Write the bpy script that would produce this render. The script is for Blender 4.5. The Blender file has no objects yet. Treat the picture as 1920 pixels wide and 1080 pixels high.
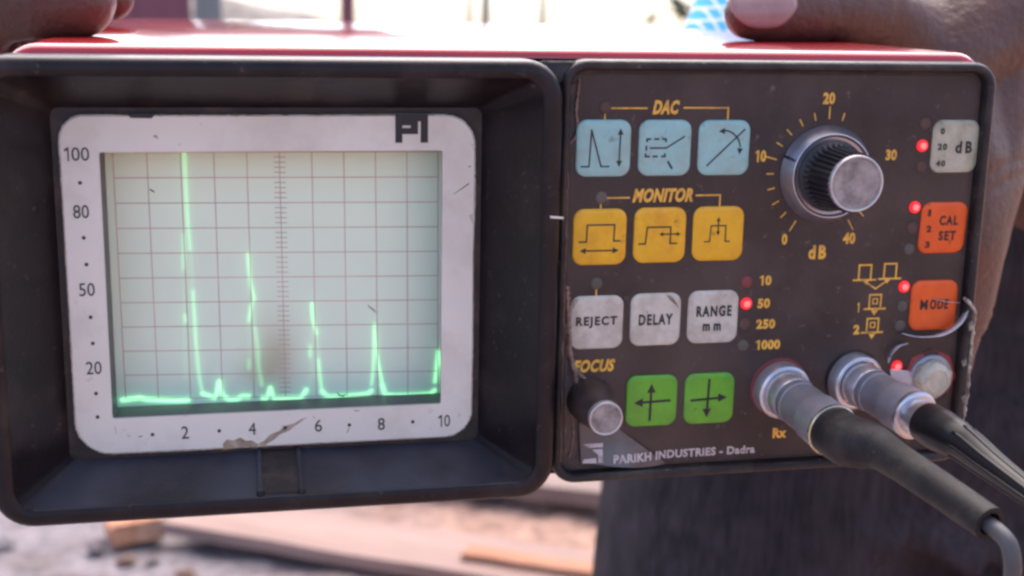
import bpy, bmesh, math, random
import numpy as np
from mathutils import Vector, Matrix
random.seed(7); RNG = np.random.default_rng(3)
S = bpy.context.scene
COL = S.collection
R = math.radians

# ------------------------------------------------------------------ camera, sky, sun, exposure
TILT = R(2.2)                                   # the held instrument leans this much
DEV = Matrix.Translation((0, 0, 1.15)) @ Matrix.Rotation(TILT, 4, 'X')
def D(x, y, z):                                 # instrument frame (mm) -> world (m)
    return DEV @ Vector((x * .001, y * .001, z * .001))
cam = bpy.data.cameras.new('camera'); camo = bpy.data.objects.new('camera', cam); COL.objects.link(camo)
h = Vector((0.9788825, -0.2036038, 0.0182890)); 
RC = [[0.97888253, -0.01828891, -0.20360381], [-0.02725784, 0.97541861, -0.21866767], [0.20259814, 0.21959976, 0.95432172]]
def camrow(i):                                  # camera axis i expressed in the instrument frame
    a = RC[i]; return Vector((a[0], a[2], -a[1]))
rx, ry, rz = camrow(0), -camrow(1), -camrow(2)
m = Matrix(((rx.x, ry.x, rz.x, 0), (rx.y, ry.y, rz.y, 0), (rx.z, ry.z, rz.z, 0), (0, 0, 0, 1)))
camo.matrix_world = Matrix.Translation(D(-139.998, -342.603, 66.863)) @ (DEV.to_3x3().to_4x4() @ m)
cam.sensor_width = 36; cam.lens = 2464.295 / 1920 * 36
cam.clip_start = .01; cam.clip_end = 500
cam.dof.use_dof = True; cam.dof.focus_distance = .362; cam.dof.aperture_fstop = 15
S.camera = camo

SUN_EL, SUN_AZ = R(58), R(12)                   # azimuth from +Y towards +X: behind the instrument
W = bpy.data.worlds.new('World'); S.world = W; W.use_nodes = True
nt = W.node_tree; bg = nt.nodes['Background']
sky = nt.nodes.new('ShaderNodeTexSky'); sky.sky_type = 'NISHITA'; sky.sun_disc = False
sky.sun_elevation = SUN_EL; sky.sun_rotation = SUN_AZ
sky.air_density = 0.6; sky.dust_density = 3.0; sky.ozone_density = 0.0
nt.links.new(sky.outputs[0], bg.inputs[0]); bg.inputs[1].default_value = 0.14
sl = bpy.data.lights.new('sun', 'SUN'); sl.energy = 1.45; sl.angle = R(95); sl.color = (1, .93, .86)
so = bpy.data.objects.new('sun', sl); COL.objects.link(so)
sd = Vector((math.sin(SUN_AZ) * math.cos(SUN_EL), math.cos(SUN_AZ) * math.cos(SUN_EL), math.sin(SUN_EL)))
so.rotation_euler = (-sd).to_track_quat('-Z', 'Y').to_euler()
S.view_settings.view_transform = 'Standard'; S.view_settings.look = 'None'
S.view_settings.exposure = 1.72; S.view_settings.gamma = 1
S.cycles.filter_width = 2.7
S.cycles.max_bounces = 6

# ------------------------------------------------------------------ materials
MATS = {}
def mat(name, col, rough=.5, metal=0, var=.15, vscale=60, col2=None, mix=.0, mscale=25, bump=0, bscale=300,
        coat=0, spec=.5, emit=None, estr=0, trans=0, thresh=(.5, .7), sub=0, speck=None, crough=.14):
    """colour + fine brightness variation + patches of a second colour (dirt, wear) + bump, in object space (metres)"""
    M = bpy.data.materials.new(name); M.use_nodes = True
    t = M.node_tree; b = t.nodes['Principled BSDF']; N = t.nodes.new; LK = t.links.new
    tc = N('ShaderNodeTexCoord')
    n1 = N('ShaderNodeTexNoise'); n1.inputs['Scale'].default_value = vscale; n1.inputs['Detail'].default_value = 6
    LK(tc.outputs['Object'], n1.inputs['Vector'])
    mr = N('ShaderNodeMapRange'); mr.inputs[1].default_value = .3; mr.inputs[2].default_value = .7
    mr.inputs[3].default_value = 1 - var; mr.inputs[4].default_value = 1 + var
    LK(n1.outputs[0], mr.inputs[0])
    mx = N('ShaderNodeMix'); mx.data_type = 'RGBA'; mx.blend_type = 'MULTIPLY'; mx.inputs[0].default_value = 1
    mx.inputs[6].default_value = (*col, 1); LK(mr.outputs[0], mx.inputs[7])
    out = mx.outputs[2]
    if col2:
        n2 = N('ShaderNodeTexNoise'); n2.inputs['Scale'].default_value = mscale; n2.inputs['Detail'].default_value = 8
        n2.inputs['Roughness'].default_value = .65
        LK(tc.outputs['Object'], n2.inputs['Vector'])
        m2 = N('ShaderNodeMapRange'); m2.inputs[1].default_value = thresh[0]; m2.inputs[2].default_value = thresh[1]
        m2.inputs[4].default_value = mix; LK(n2.outputs[0], m2.inputs[0])
        x2 = N('ShaderNodeMix'); x2.data_type = 'RGBA'; x2.inputs[7].default_value = (*col2, 1)
        LK(m2.outputs[0], x2.inputs[0]); LK(out, x2.inputs[6]); out = x2.outputs[2]
    if speck:
        n4 = N('ShaderNodeTexNoise'); n4.inputs['Scale'].default_value = speck[1]; n4.inputs['Detail'].default_value = 5; n4.inputs['Roughness'].default_value = .7
        LK(tc.outputs['Object'], n4.inputs['Vector'])
        m4 = N('ShaderNodeMapRange'); m4.inputs[1].default_value = speck[2]; m4.inputs[2].default_value = speck[2] + .07; m4.inputs[4].default_value = speck[3]; LK(n4.outputs[0], m4.inputs[0])
        x4 = N('ShaderNodeMix'); x4.data_type = 'RGBA'; x4.inputs[7].default_value = (*speck[0], 1); LK(m4.outputs[0], x4.inputs[0]); LK(out, x4.inputs[6]); out = x4.outputs[2]
    LK(out, b.inputs['Base Color'])
    mrr = N('ShaderNodeMapRange'); mrr.inputs[3].default_value = max(.02, rough - .08); mrr.inputs[4].default_value = rough + .08
    LK(n1.outputs[0], mrr.inputs[0]); LK(mrr.outputs[0], b.inputs['Roughness'])
    b.inputs['Metallic'].default_value = metal
    b.inputs['Specular IOR Level'].default_value = spec
    b.inputs['Coat Weight'].default_value = coat; b.inputs['Coat Roughness'].default_value = crough
    if sub:
        b.inputs['Subsurface Weight'].default_value = sub; b.inputs['Subsurface Radius'].default_value = (.004, .0015, .001)
    if trans: b.inputs['Transmission Weight'].default_value = trans
    if emit: b.inputs['Emission Color'].default_value = (*emit, 1); b.inputs['Emission Strength'].default_value = estr
    if bump:
        n3 = N('ShaderNodeTexNoise'); n3.inputs['Scale'].default_value = bscale; n3.inputs['Detail'].default_value = 4
        LK(tc.outputs['Object'], n3.inputs['Vector'])
        bp = N('ShaderNodeBump'); bp.inputs['Strength'].default_value = bump; bp.inputs['Distance'].default_value = .001
        LK(n3.outputs[0], bp.inputs['Height']); LK(bp.outputs[0], b.inputs['Normal'])
    MATS[name] = M; return M

M_hood = mat('black_plastic', (.015, .0095, .0115), .36, spec=.26, speck=((.10, .075, .065), 380, .62, .55), var=.25, vscale=90, col2=(.085, .058, .045), mix=.4, mscale=45, bump=.06, bscale=900, thresh=(.52, .78))
t = M_hood.node_tree; N = t.nodes.new; LK = t.links.new; b = t.nodes['Principled BSDF']   # skylight on up-facing walls painted in as a bluish grey tone
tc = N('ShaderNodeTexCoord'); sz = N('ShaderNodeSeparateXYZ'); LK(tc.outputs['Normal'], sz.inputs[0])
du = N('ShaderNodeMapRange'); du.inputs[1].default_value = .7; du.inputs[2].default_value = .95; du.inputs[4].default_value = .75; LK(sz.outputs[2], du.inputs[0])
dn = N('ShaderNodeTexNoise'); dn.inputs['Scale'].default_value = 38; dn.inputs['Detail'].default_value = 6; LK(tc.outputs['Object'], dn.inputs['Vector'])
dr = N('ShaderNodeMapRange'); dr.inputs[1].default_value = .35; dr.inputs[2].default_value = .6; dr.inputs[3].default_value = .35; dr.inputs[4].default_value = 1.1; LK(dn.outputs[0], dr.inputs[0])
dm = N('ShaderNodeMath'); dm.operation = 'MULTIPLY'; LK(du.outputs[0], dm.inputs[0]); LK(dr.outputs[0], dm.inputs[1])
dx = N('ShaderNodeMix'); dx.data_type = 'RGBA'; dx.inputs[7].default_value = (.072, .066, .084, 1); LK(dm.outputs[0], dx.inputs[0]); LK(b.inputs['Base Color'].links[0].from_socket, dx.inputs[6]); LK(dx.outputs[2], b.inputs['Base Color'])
M_red = mat('red_paint', (.50, .020, .03), .13, var=.08, vscale=40, coat=1.0, crough=.09, col2=(.35, .03, .03), mix=.4, mscale=60)
M_panel = mat('dark_panel', (.052, .033, .030), .45, spec=.35, speck=((.20, .15, .125), 300, .61, .55), var=.3, vscale=48, col2=(.115, .078, .066), mix=.6, mscale=22, bump=.12, bscale=500, thresh=(.48, .75))
M_bezel = mat('bezel_black', (.022, .0155, .017), .36, spec=.35, speck=((.2, .15, .12), 330, .62, .6), var=.25, vscale=80, col2=(.10, .075, .06), mix=.55, mscale=50, bump=.2, bscale=700)
M_under = mat('bare_recess', (.028, .019, .018), .6, var=.3, vscale=120, col2=(.10, .055, .04), mix=.6, mscale=120, bump=.4, bscale=600)
M_bare = mat('bare_panel', (.055, .037, .035), .55, var=.35, vscale=140, col2=(.16, .095, .075), mix=.8, mscale=110, bump=.4, bscale=600, thresh=(.48, .7))
M_rust = mat('worn_edge', (.22, .125, .10), .55, var=.4, vscale=300, col2=(.42, .30, .24), mix=.8, mscale=400, bump=.5, bscale=900)
M_frame = mat('white_plate', (.80, .725, .645), .45, var=.05, vscale=35, col2=(.56, .47, .40), mix=.6, mscale=30, thresh=(.50, .72), speck=((.34, .26, .21), 210, .65, .55))
M_recess = mat('screen_recess', (.13, .115, .12), .55, var=.15, vscale=100)
M_grat = mat('graticule_line', (.66, .43, .38), .6, var=.2)
M_black = mat('black_print', (.018, .014, .018), .5, var=.2)
M_yprint = mat('yellow_print', (.88, .45, .06), .5, var=.2, vscale=250, col2=(.18, .09, .04), mix=.75, mscale=260, thresh=(.52, .7))
M_wprint = mat('white_print', (.62, .52, .52), .5, var=.2, vscale=300, col2=(.22, .15, .15), mix=.8, mscale=300, thresh=(.5, .65))
M_smudge = mat('brown_smudge', (.34, .22, .15), .7, var=.35, vscale=200)
M_tan = mat('tan_stain', (.42, .29, .18), .7, var=.3, vscale=200)
for M in (M_smudge, M_tan):
  t = M.node_tree; N = t.nodes.new; b = t.nodes['Principled BSDF']
  tc = N('ShaderNodeTexCoord'); n_ = N('ShaderNodeTexNoise'); n_.inputs['Scale'].default_value = 150; n_.inputs['Detail'].default_value = 5; t.links.new(tc.outputs['Object'], n_.inputs['Vector'])
  r_ = N('ShaderNodeMapRange'); r_.inputs[1].default_value = .38; r_.inputs[2].default_value = .66; r_.inputs[3].default_value = .12; r_.inputs[4].default_value = .68; t.links.new(n_.outputs[0], r_.inputs[0]); t.links.new(r_.outputs[0], b.inputs['Alpha'])
def keymat(n, c, d, mx=.5): return mat(n, c, .33, var=.09, vscale=110, col2=d, mix=min(1, mx * 1.25), mscale=105, speck=(tuple(q * .45 for q in d), 260, .62, .55), thresh=(.42, .68), coat=.15, bump=.12, bscale=160)
M_blue = keymat('key_blue', (.31, .55, .54), (.30, .36, .30), .6)
M_yel = keymat('key_yellow', (.90, .46, .012), (.60, .24, .012), .5)
M_grey = keymat('key_grey', (.66, .59, .51), (.33, .25, .19), .6)
M_grey2 = keymat('key_worn_grey', (.50, .47, .36), (.27, .23, .15), .6)
M_green = keymat('key_green', (.13, .42, .025), (.10, .25, .03), .55)
M_orange = keymat('key_orange', (.86, .105, .007), (.62, .07, .01), .4)
M_silver = mat('aluminium', (.62, .60, .64), .30, 1, var=.12, vscale=200)
M_capmet = mat('worn_cap', (.34, .29, .28), .5, .25, var=.3, vscale=260, col2=(.10, .08, .08), mix=.9, mscale=170, bump=.3, bscale=400)
M_skirt = mat('knob_skirt', (.40, .37, .42), .3, .85, var=.2, vscale=120)
M_grip = mat('knob_grip', (.018, .016, .02), .38, var=.25, vscale=150, col2=(.1, .08, .07), mix=.4, mscale=150)
M_shaft = mat('focus_shaft', (.050, .034, .032), .45, var=.3, vscale=150, col2=(.12, .08, .07), mix=.5, mscale=120)
M_ledon = mat('led_lit', (.6, .02, .02), .25, emit=(1, .02, .03), estr=.34)
M_ledrim = mat('led_lit_core', (.8, .2, .2), .25, emit=(1, .16, .14), estr=.30)
M_ledoff = mat('led_unlit', (.12, .07, .06), .6, var=.2, spec=.15)
M_ledgrey = mat('led_unlit_grey', (.13, .105, .09), .6, var=.2, spec=.15)
M_ledrose = mat('led_half_lit', (.25, .06, .06), .5, var=.2, spec=.2)
M_socket = mat('socket_metal', (.70, .66, .70), .34, .8, var=.15, vscale=150)
M_plug = mat('plug_shell', (.36, .33, .37), .38, .5, var=.2, vscale=120, col2=(.20, .17, .19), mix=.5, mscale=120)
M_brass = mat('ring_brass', (.72, .60, .42), .25, 1, var=.12)
M_rubber = mat('grey_rubber', (.019, .015, .016), .5, spec=.25, var=.18, vscale=150, col2=(.085, .07, .06), mix=.5, mscale=90, speck=((.2, .16, .13), 300, .66, .5), bump=.15, bscale=700)
M_boot = mat('glossy_black_boot', (.011, .009, .011), .36, spec=.35, var=.2, vscale=100)
M_cord = mat('grey_cord', (.075, .068, .072), .42, var=.12, vscale=100)
M_redring = mat('red_mark', (.40, .04, .035), .5, var=.2, vscale=200, col2=(.15, .05, .05), mix=.7, mscale=170)
M_beige = mat('worn_rubber_cap', (.50, .45, .36), .4, var=.25, vscale=220, col2=(.26, .22, .18), mix=.6, mscale=200, bump=.3, bscale=500)
M_film = mat('torn_film', (.66, .61, .66), .25, var=.25, vscale=200, trans=.25, coat=.3)
M_skin = mat('skin', (.112, .046, .030), .45, var=.22, vscale=90, col2=(.07, .028, .024), mix=.7, mscale=45, bump=.7, bscale=330, sub=.06, speck=((.19, .09, .07), 500, .6, .35), thresh=(.4, .7))
M_nail = mat('nail', (.34, .215, .195), .28, var=.08, vscale=120, col2=(.42, .31, .28), mix=.6, mscale=90, coat=.2)
M_jeans = None

# ------------------------------------------------------------------ mesh helpers (mm in, metres out)
def link(o, parent=None):
    COL.objects.link(o)
    if parent is not None: o.parent = parent
    return o
def meshobj(name, verts, faces, m, parent=None, smooth=False, k=.001, ang=None):
    me = bpy.data.meshes.new(name); me.from_pydata([(v[0] * k, v[1] * k, v[2] * k) for v in verts], [], faces)
    bm = bmesh.new(); bm.from_mesh(me); bmesh.ops.recalc_face_normals(bm, faces=bm.faces); bm.to_mesh(me); bm.free()
    if m: me.materials.append(m)
    if smooth:
        for p in me.polygons: p.use_smooth = True
        if ang: me.set_sharp_from_angle(angle=R(ang))
    return link(bpy.data.objects.new(name, me), parent)
class MB:
    def __init__(s): s.v = []; s.f = []
    def add(s, v, f):
        n = len(s.v); s.v += [tuple(p) for p in v]; s.f += [tuple(i + n for i in q) for q in f]; return s
    def build(s, name, m, parent=None, smooth=False, k=.001, ang=None): return meshobj(name, s.v, s.f, m, parent, smooth, k, ang)
def rr(x0, x1, z0, z1, r, n=8):
    """rounded rectangle outline, counter-clockwise, 4*(n+1) points; r may be 4 radii (tr, tl, bl, br)"""
    rs = r if isinstance(r, (tuple, list)) else (r,) * 4
    out = []
    for (cx, cz, a0, q) in ((x1 - rs[0], z1 - rs[0], 0, rs[0]), (x0 + rs[1], z1 - rs[1], 90, rs[1]), (x0 + rs[2], z0 + rs[2], 180, rs[2]), (x1 - rs[3], z0 + rs[3], 270, rs[3])):
        for i in range(n + 1):
            a = R(a0 + 90 * i / n); out.append((cx + q * math.cos(a), cz + q * math.sin(a)))
    return out
def loft(rings, cap0=False, cap1=False):
    """rings: [(outline [(x,z)], Y)]"""
    v = []; f = []; n = len(rings[0][0])
    for o, y in rings: v += [(x, y, z) for x, z in o]
    for k in range(len(rings) - 1):
        for i in range(n):
            j = (i + 1) % n; f.append((k * n + i, k * n + j, (k + 1) * n + j, (k + 1) * n + i))
    if cap0: f.append(tuple(range(n)))
    if cap1: f.append(tuple(range((len(rings) - 1) * n, len(rings) * n)))
    return v, f
def frame_of(ax):
    ax = Vector(ax).normalized(); u = ax.cross(Vector((0, 0, 1)))
    if u.length < .01: u = ax.cross(Vector((1, 0, 0)))
    u.normalize(); return ax, u, ax.cross(u)
def lathe(o, ax, prof, n=40, flute=None):
    """prof: [(r, h)] along axis ax from o; flute(h_index, angle)->radius factor"""
    ax, u, w = frame_of(ax); o = Vector(o); v = []; f = []
    for k, (r, hh) in enumerate(prof):
        for i in range(n):
            a = 2 * math.pi * i / n; q = r * (flute(k, i) if flute else 1)
            v.append(o + ax * hh + u * (q * math.cos(a)) + w * (q * math.sin(a)))
    for k in range(len(prof) - 1):
        for i in range(n):
            j = (i + 1) % n; f.append((k * n + i, k * n + j, (k + 1) * n + j, (k + 1) * n + i))
    f.append(tuple(range(n))); f.append(tuple(range((len(prof) - 1) * n, len(prof) * n)))
    return v, f
def catmull(pts, n=8):
    P = [Vector(p) for p in pts]; P = [2 * P[0] - P[1]] + P + [2 * P[-1] - P[-2]]; out = []
    for i in range(1, len(P) - 2):
        for k in range(n):
            t = k / n; a, b, c, d = P[i - 1:i + 3]
            out.append(.5 * ((2 * b) + (c - a) * t + (2 * a - 5 * b + 4 * c - d) * t * t + (3 * b - a - 3 * c + d) * t ** 3))
    out.append(P[-2]); return out
def tube(path, rad, n=20, caps=True):
    path = [Vector(p) for p in path]; v = []; f = []
    rad = rad if isinstance(rad, (list, tuple)) else [rad] * len(path)
    u = None
    for k, p in enumerate(path):
        t = (path[min(k + 1, len(path) - 1)] - path[max(k - 1, 0)]).normalized()
        if u is None: _, u, _ = frame_of(t)
        u = (u - t * u.dot(t)).normalized(); w = t.cross(u)
        for i in range(n):
            a = 2 * math.pi * i / n; v.append(p + u * rad[k] * math.cos(a) + w * rad[k] * math.sin(a))
    for k in range(len(path) - 1):
        for i in range(n):
            j = (i + 1) % n; f.append((k * n + i, k * n + j, (k + 1) * n + j, (k + 1) * n + i))
    if caps: f.append(tuple(range(n))); f.append(tuple(range((len(path) - 1) * n, len(path) * n)))
    return v, f
def slab(poly, y0, y1):
    """polygon [(x,z)] extruded between two Y"""
    n = len(poly); v = [(x, y0, z) for x, z in poly] + [(x, y1, z) for x, z in poly]
    return v, [tuple(range(n)), tuple(range(n, 2 * n))] + [(i, (i + 1) % n, n + (i + 1) % n, n + i) for i in range(n)]
def seg(a, b, w, y, t=.06):
    """flat bar from a to b (x,z), width w, front at y"""
    ax, az = a; bx, bz = b; L = math.hypot(bx - ax, bz - az) or 1e-6; dx, dz = (bx - ax) / L, (bz - az) / L
    ex = w * .5; nx, nz = -dz * ex, dx * ex; ax -= dx * ex * .9; az -= dz * ex * .9; bx += dx * ex * .9; bz += dz * ex * .9
    return slab([(ax + nx, az + nz), (ax - nx, az - nz), (bx - nx, bz - nz), (bx + nx, bz + nz)], y, y + t)
def polyline(mb, pts, w, y):
    for i, (a, b) in enumerate(zip(pts[:-1], pts[1:])): mb.add(*seg(a, b, w, y + .004 * (i % 2)))
def arrow(mb, tip, dirv, size, y):
    dx, dz = dirv; L = math.hypot(dx, dz); dx /= L; dz /= L
    x, z = tip; mb.add(*slab([(x, z), (x - dx * size - dz * size * .5, z - dz * size + dx * size * .5), (x - dx * size + dz * size * .5, z - dz * size - dx * size * .5)], y - .01, y + .05))
def text(name, s, x0, x1, z0, z1, y, m, parent, bold=.03, shear=0, slope=0, space=1.0, ysurf=None):
    """lettering fitted to the box x0..x1, z0..z1 on the plane Y=y"""
    c = bpy.data.curves.new(name, 'FONT'); c.body = s; c.size = 1; c.offset = bold; c.shear = shear; c.resolution_u = 3; c.extrude = .01; c.space_character = space
    o = bpy.data.objects.new(name, c); COL.objects.link(o)
    dg = bpy.context.evaluated_depsgraph_get(); me = bpy.data.meshes.new_from_object(o.evaluated_get(dg))
    bpy.data.objects.remove(o); bpy.data.curves.remove(c)
    co = np.empty(len(me.vertices) * 3); me.vertices.foreach_get('co', co); co = co.reshape(-1, 3)
    lo, hi = co.min(0), co.max(0)
    X = x0 + (co[:, 0] - lo[0]) / (hi[0] - lo[0]) * (x1 - x0); Z = z0 + (co[:, 1] - lo[1]) / (hi[1] - lo[1]) * (z1 - z0)
    Z += slope * (X - x0)
    Y = y - (co[:, 2] - lo[2]) * 2.5
    if ysurf: Y = Y + np.array([ysurf(a, b) for a, b in zip(X, Z)])
    me.vertices.foreach_set('co', (np.stack([X, Y, Z], 1) * .001).ravel()); me.update(); me.name = name
    me.materials.clear(); me.materials.append(m)
    return link(bpy.data.objects.new(name, me), parent)
def one(x0, x1, z0, z1, y, m, par, name='lettering'):
    w, hh = x1 - x0, z1 - z0; st = min(.55, w * .5) if m is M_yprint else w * .3
    return MB().add(*slab([(x1 - st, z0), (x1, z0), (x1, z1), (x1 - st * .8, z1), (x0, z1 - hh * .17), (x0, z1 - hh * .30), (x1 - st, z1 - hh * .2)], y - .03, y + .02)).build(name, m, par)
def tag(o, label=None, cat=None, group=None, kind=None):
    for k, v in (('label', label), ('category', cat), ('group', group), ('kind', kind)):
        if v: o[k] = v
    return o
def empty(name, label, cat, mw=None, group=None):
    o = bpy.data.objects.new(name, None); COL.objects.link(o); o.empty_display_size = .02
    if mw is not None: o.matrix_world = mw
    return tag(o, label, cat, group)

# ------------------------------------------------------------------ the instrument
dev = empty('test_instrument', 'red and black ultrasonic test instrument with a hooded screen and a coloured keypad', 'test instrument', DEV)

# red metal case
HX0, HX1, HZ0, HZ1 = -196.5, 71.2, -68, 52.4
def hr(e, rad=9): return rr(HX0 + e, HX1 - e, HZ0 + e, HZ1 - e, max(rad - e * .5, 2), 8)
case = MB().add(*loft([(hr(2.6), 3.0), (hr(1.8), 3.1), (hr(.8), 3.7), (hr(.2), 4.7), (hr(0), 5.6), (hr(0), 283), (hr(2), 285)], False, True))
case.build('case', M_red, dev, True, ang=40)
# dark gasket line between case and bezels
g = MB().add(*loft([(rr(HX0 + 3.4, HX1 - 1.4, HZ0 + .5, HZ1 - 2.6, 8), 2.9), (rr(HX0 + 3.4, HX1 - 1.4, HZ0 + .5, HZ1 - 2.6, 8), 6)]))
g.build('gasket', M_under, dev)

# hood of the screen: rounded lip, funnel walls down to the white plate
OX0, OX1, OZ0, OZ1 = -203.2, -56.4, -69.6, 50.0
IX0, IX1, IZ0, IZ1 = -197.4, -62.0, -64.4, 45.0
FX0, FX1, FZ0, FZ1 = -186.0, -74.6, -58.2, 36.2
def ho(e, r=10): return rr(OX0 + e, OX1 - e, OZ0 + e, OZ1 - e, r - e * .4, 8)
def hi(e, r=5): return rr(IX0 - e, IX1 + e, IZ0 - e, IZ1 + e, r + e * .4, 8)
hb = MB().add(*loft([(ho(.4), 5.5), (ho(0), 4.5), (ho(0), -7.2), (ho(.25), -8.6), (ho(.9), -9.6), (ho(2), -10.1),
                     (hi(1.6), -10.2), (hi(.7), -10.0), (hi(.15), -9.4), (hi(0, 4.4), -8.4), (rr(FX0, FX1, FZ0, FZ1, 2.2, 8), 9.0)]))
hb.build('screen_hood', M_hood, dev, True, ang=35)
MB().add(*loft([(rr(FX0 - .5, FX1 + .5, FZ0 - .5, FZ1 + .5, 2, 8), 9.0), (rr(-175.6, -84.2, -48, 25.8, 1, 8), 9.1)])).build('backing_plate', M_under, dev)
# flat tab with two ribs on the lower funnel wall
hoodparts = bpy.data.objects['screen_hood']
def wall(x, t, lift):                            # point on the lower funnel wall, t 0 at plate .. 1 at lip
    y = 9 + (-8.4 - 9) * t; z = FZ0 + (IZ0 - FZ0) * t; return (x, y, z + lift)
tb = MB()
def strip3(xa, xb, lift, thick):
    pts = [wall(xa, .02, lift), wall(xb, .02, lift), wall(xb, 1.0, lift), wall(xa, 1.0, lift)]
    low = [(p[0], p[1], p[2] - thick) for p in pts]
    tb.add(pts + low, [(0, 1, 2, 3), (4, 5, 6, 7), (0, 1, 5, 4), (1, 2, 6, 5), (2, 3, 7, 6), (3, 0, 4, 7)])
strip3(-135.6, -125.9, .35, 1)
tb.build('hood_tab', M_under, hoodparts)
for xa in (-136.6, -125.9):
    tb = MB(); strip3(xa, xa + 1.0, .95, 2)
    p = wall(xa + .5, 1.0, .4); tb.add(*lathe((p[0], p[1] - .2, p[2]), (0, -1, .3), [(1.0, -.8), (1.1, 0), (.7, .7), (.2, .9)], 12))
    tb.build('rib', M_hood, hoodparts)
# scratch nick on the lip and mark at the seam
MB().add(*slab([(-59.6, 9.6), (-55.9, 9.2), (-55.95, 8.7), (-59.4, 9.0)], -10.42, -10.0)).build('scratch', M_frame, hoodparts)
MB().add(*slab([(-69.5, 46.9), (-66.6, 46.5), (-66.2, 46.8), (-67, 46.1), (-69.2, 46.5)], -10.3, -10.0)).build('scratch', M_black, hoodparts)

# white plate with the scale, and the recess behind its opening
PX0, PX1, PZ0, PZ1 = -184.2, -76.4, -56.7, 34.5
QX0, QX1, QZ0, QZ1 = -174.4, -85.5, -46.6, 24.9
def jag(o, a):
    return [(x + RNG.normal(0, a), z + RNG.normal(0, a)) for x, z in o]
def po(e, q=0):
    o = rr(PX0 + e, PX1 - e, PZ0 + e, PZ1 - e, (8.5 - e, 6.5 - e, 9.5 - e, 8 - e), 8); return o
def dense(o, n=5):
    out = []
    for i in range(len(o)):
        a, b = o[i], o[(i + 1) % len(o)]
        for k in range(n): out.append((a[0] + (b[0] - a[0]) * k / n, a[1] + (b[1] - a[1]) * k / n))
    return out
qo = rr(QX0, QX1, QZ0, QZ1, .5, 8)
fr = MB().add(*loft([(jag(dense(po(0)), .09), 9.0), (jag(dense(po(.02)), .09), 7.9), (dense(po(.5)), 7.5), (dense(qo), 7.5), (dense(qo), 8.6)]))
plate = fr.build('scale_plate', M_frame, dev)
MB().add(*loft([(rr(QX0 + .05, QX1 - .05, QZ0 + .05, QZ1 - .05, .5, 4), 8.4), (rr(QX0 + .05, QX1 + 3.2, QZ0 - 1.2, QZ1 + .3, .5, 4), 21.5)])).build('screen_recess', M_recess, dev)
YT = 7.42
for s, x, z in [('100', -179.94, 24.52), ('80', -179.54, 9.65), ('50', -179.13, -10.94), ('20', -178.45, -32.24), ('2', -155.66, -51.39), ('4', -137.75, -51.25), ('6', -119.77, -51.24), ('8', -102.33, -51.66), ('10', -84.68, -51.6)]:
    w = {'1': 1.5, '10': 3.6, '100': 6.3}.get(s, 1.95 * len(s)); a0 = x - w / 2
    if s[0] == '1':
        one(a0 + .2, a0 + 1.3, z - 1.75, z + 1.75, YT, M_black, plate, 'scale_number'); a0 += 1.95; s = s[1:]
    text('scale_number', s, a0, x + w / 2, z - 1.75, z + 1.75, YT, M_black, plate, .0)
for x, z in [(-179.41, 17.12), (-179.23, 2.8), (-178.92, -4.26), (-178.57, -18.41), (-178.38, -25.52), (-178.25, -39.33), (-178.16, -45.88), (-164.21, -51.55), (-146.61, -51.4), (-128.81, -51.4), (-111.24, -51.52), (-93.47, -51.48)]:
    MB().add(*lathe((x, YT + .1, z), (0, -1, 0), [(.5, 0), (.5, .12)], 10)).build('scale_dot', M_black, plate)
lg = MB()
for q in [[(-98.3, 27.0), (-96.4, 27.0), (-96.4, 34.6), (-98.3, 34.6)], [(-96.4, 31.6), (-92.2, 31.6), (-92.2, 34.6), (-96.4, 34.6)], [(-94.2, 30.95), (-92.2, 30.95), (-92.2, 31.6), (-94.2, 31.6)],
          [(-96.4, 29.3), (-92.2, 29.3), (-92.2, 30.95), (-96.4, 30.95)], [(-91.5, 27.0), (-89.5, 27.0), (-89.5, 34.6), (-91.5, 34.6)], [(-92.2, 32.7), (-91.5, 32.7), (-91.5, 34.6), (-92.2, 34.6)]]:
    lg.add(*slab(q, YT, YT + .06))
lg.build('logo', M_black, plate)
MB().add(*slab([(-167.2, 34.75), (-166.2, 33.7), (-161, 33.6), (-159.9, 34.75)], 7.35, 8)).build('notch', M_black, plate)
sm = MB()
for q in [[(-145.6, -56.3), (-145.8, -55.3), (-144.6, -53.9), (-143.0, -54.4), (-141, -53.6), (-139.6, -54.6), (-138.0, -54.6), (-136.4, -55.7), (-136.6, -56.3)], [(-137, -56.0), (-134.6, -54.9), (-132.9, -53.2), (-130.6, -52.3), (-128.9, -50.9), (-126.2, -50.2), (-124.2, -48.9), (-122.6, -48.6), (-125.6, -50.6), (-127.6, -52.2), (-130.5, -53.4), (-131.8, -54.6), (-134.4, -56.2)]]:
    sm.add(*slab(q, 7.44, 7.47))
sm.build('stain', M_tan, plate)
def grime(pts, r):
    p = [Vector(q) for q in catmull(pts, 30)]; MB().add(*tube(p, [max(.02, r * (1 + RNG.normal(0, .7))) for _ in p], 6)).build('grime', M_smudge, plate)
grime([(-176, 7.6, -56.5), (-150, 7.6, -56.6), (-120, 7.6, -56.6), (-90, 7.6, -56.5)], .22)
grime([(-76.5, 7.6, -46), (-76.4, 7.6, -20), (-76.5, 7.6, 5), (-76.5, 7.6, 26)], .12); grime([(-184.1, 7.6, -44), (-184.1, 7.6, -10), (-184.1, 7.6, 24)], .12)
grime([(-178, 7.6, 34.4), (-140, 7.6, 34.4), (-88, 7.6, 34.4)], .14)
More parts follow.
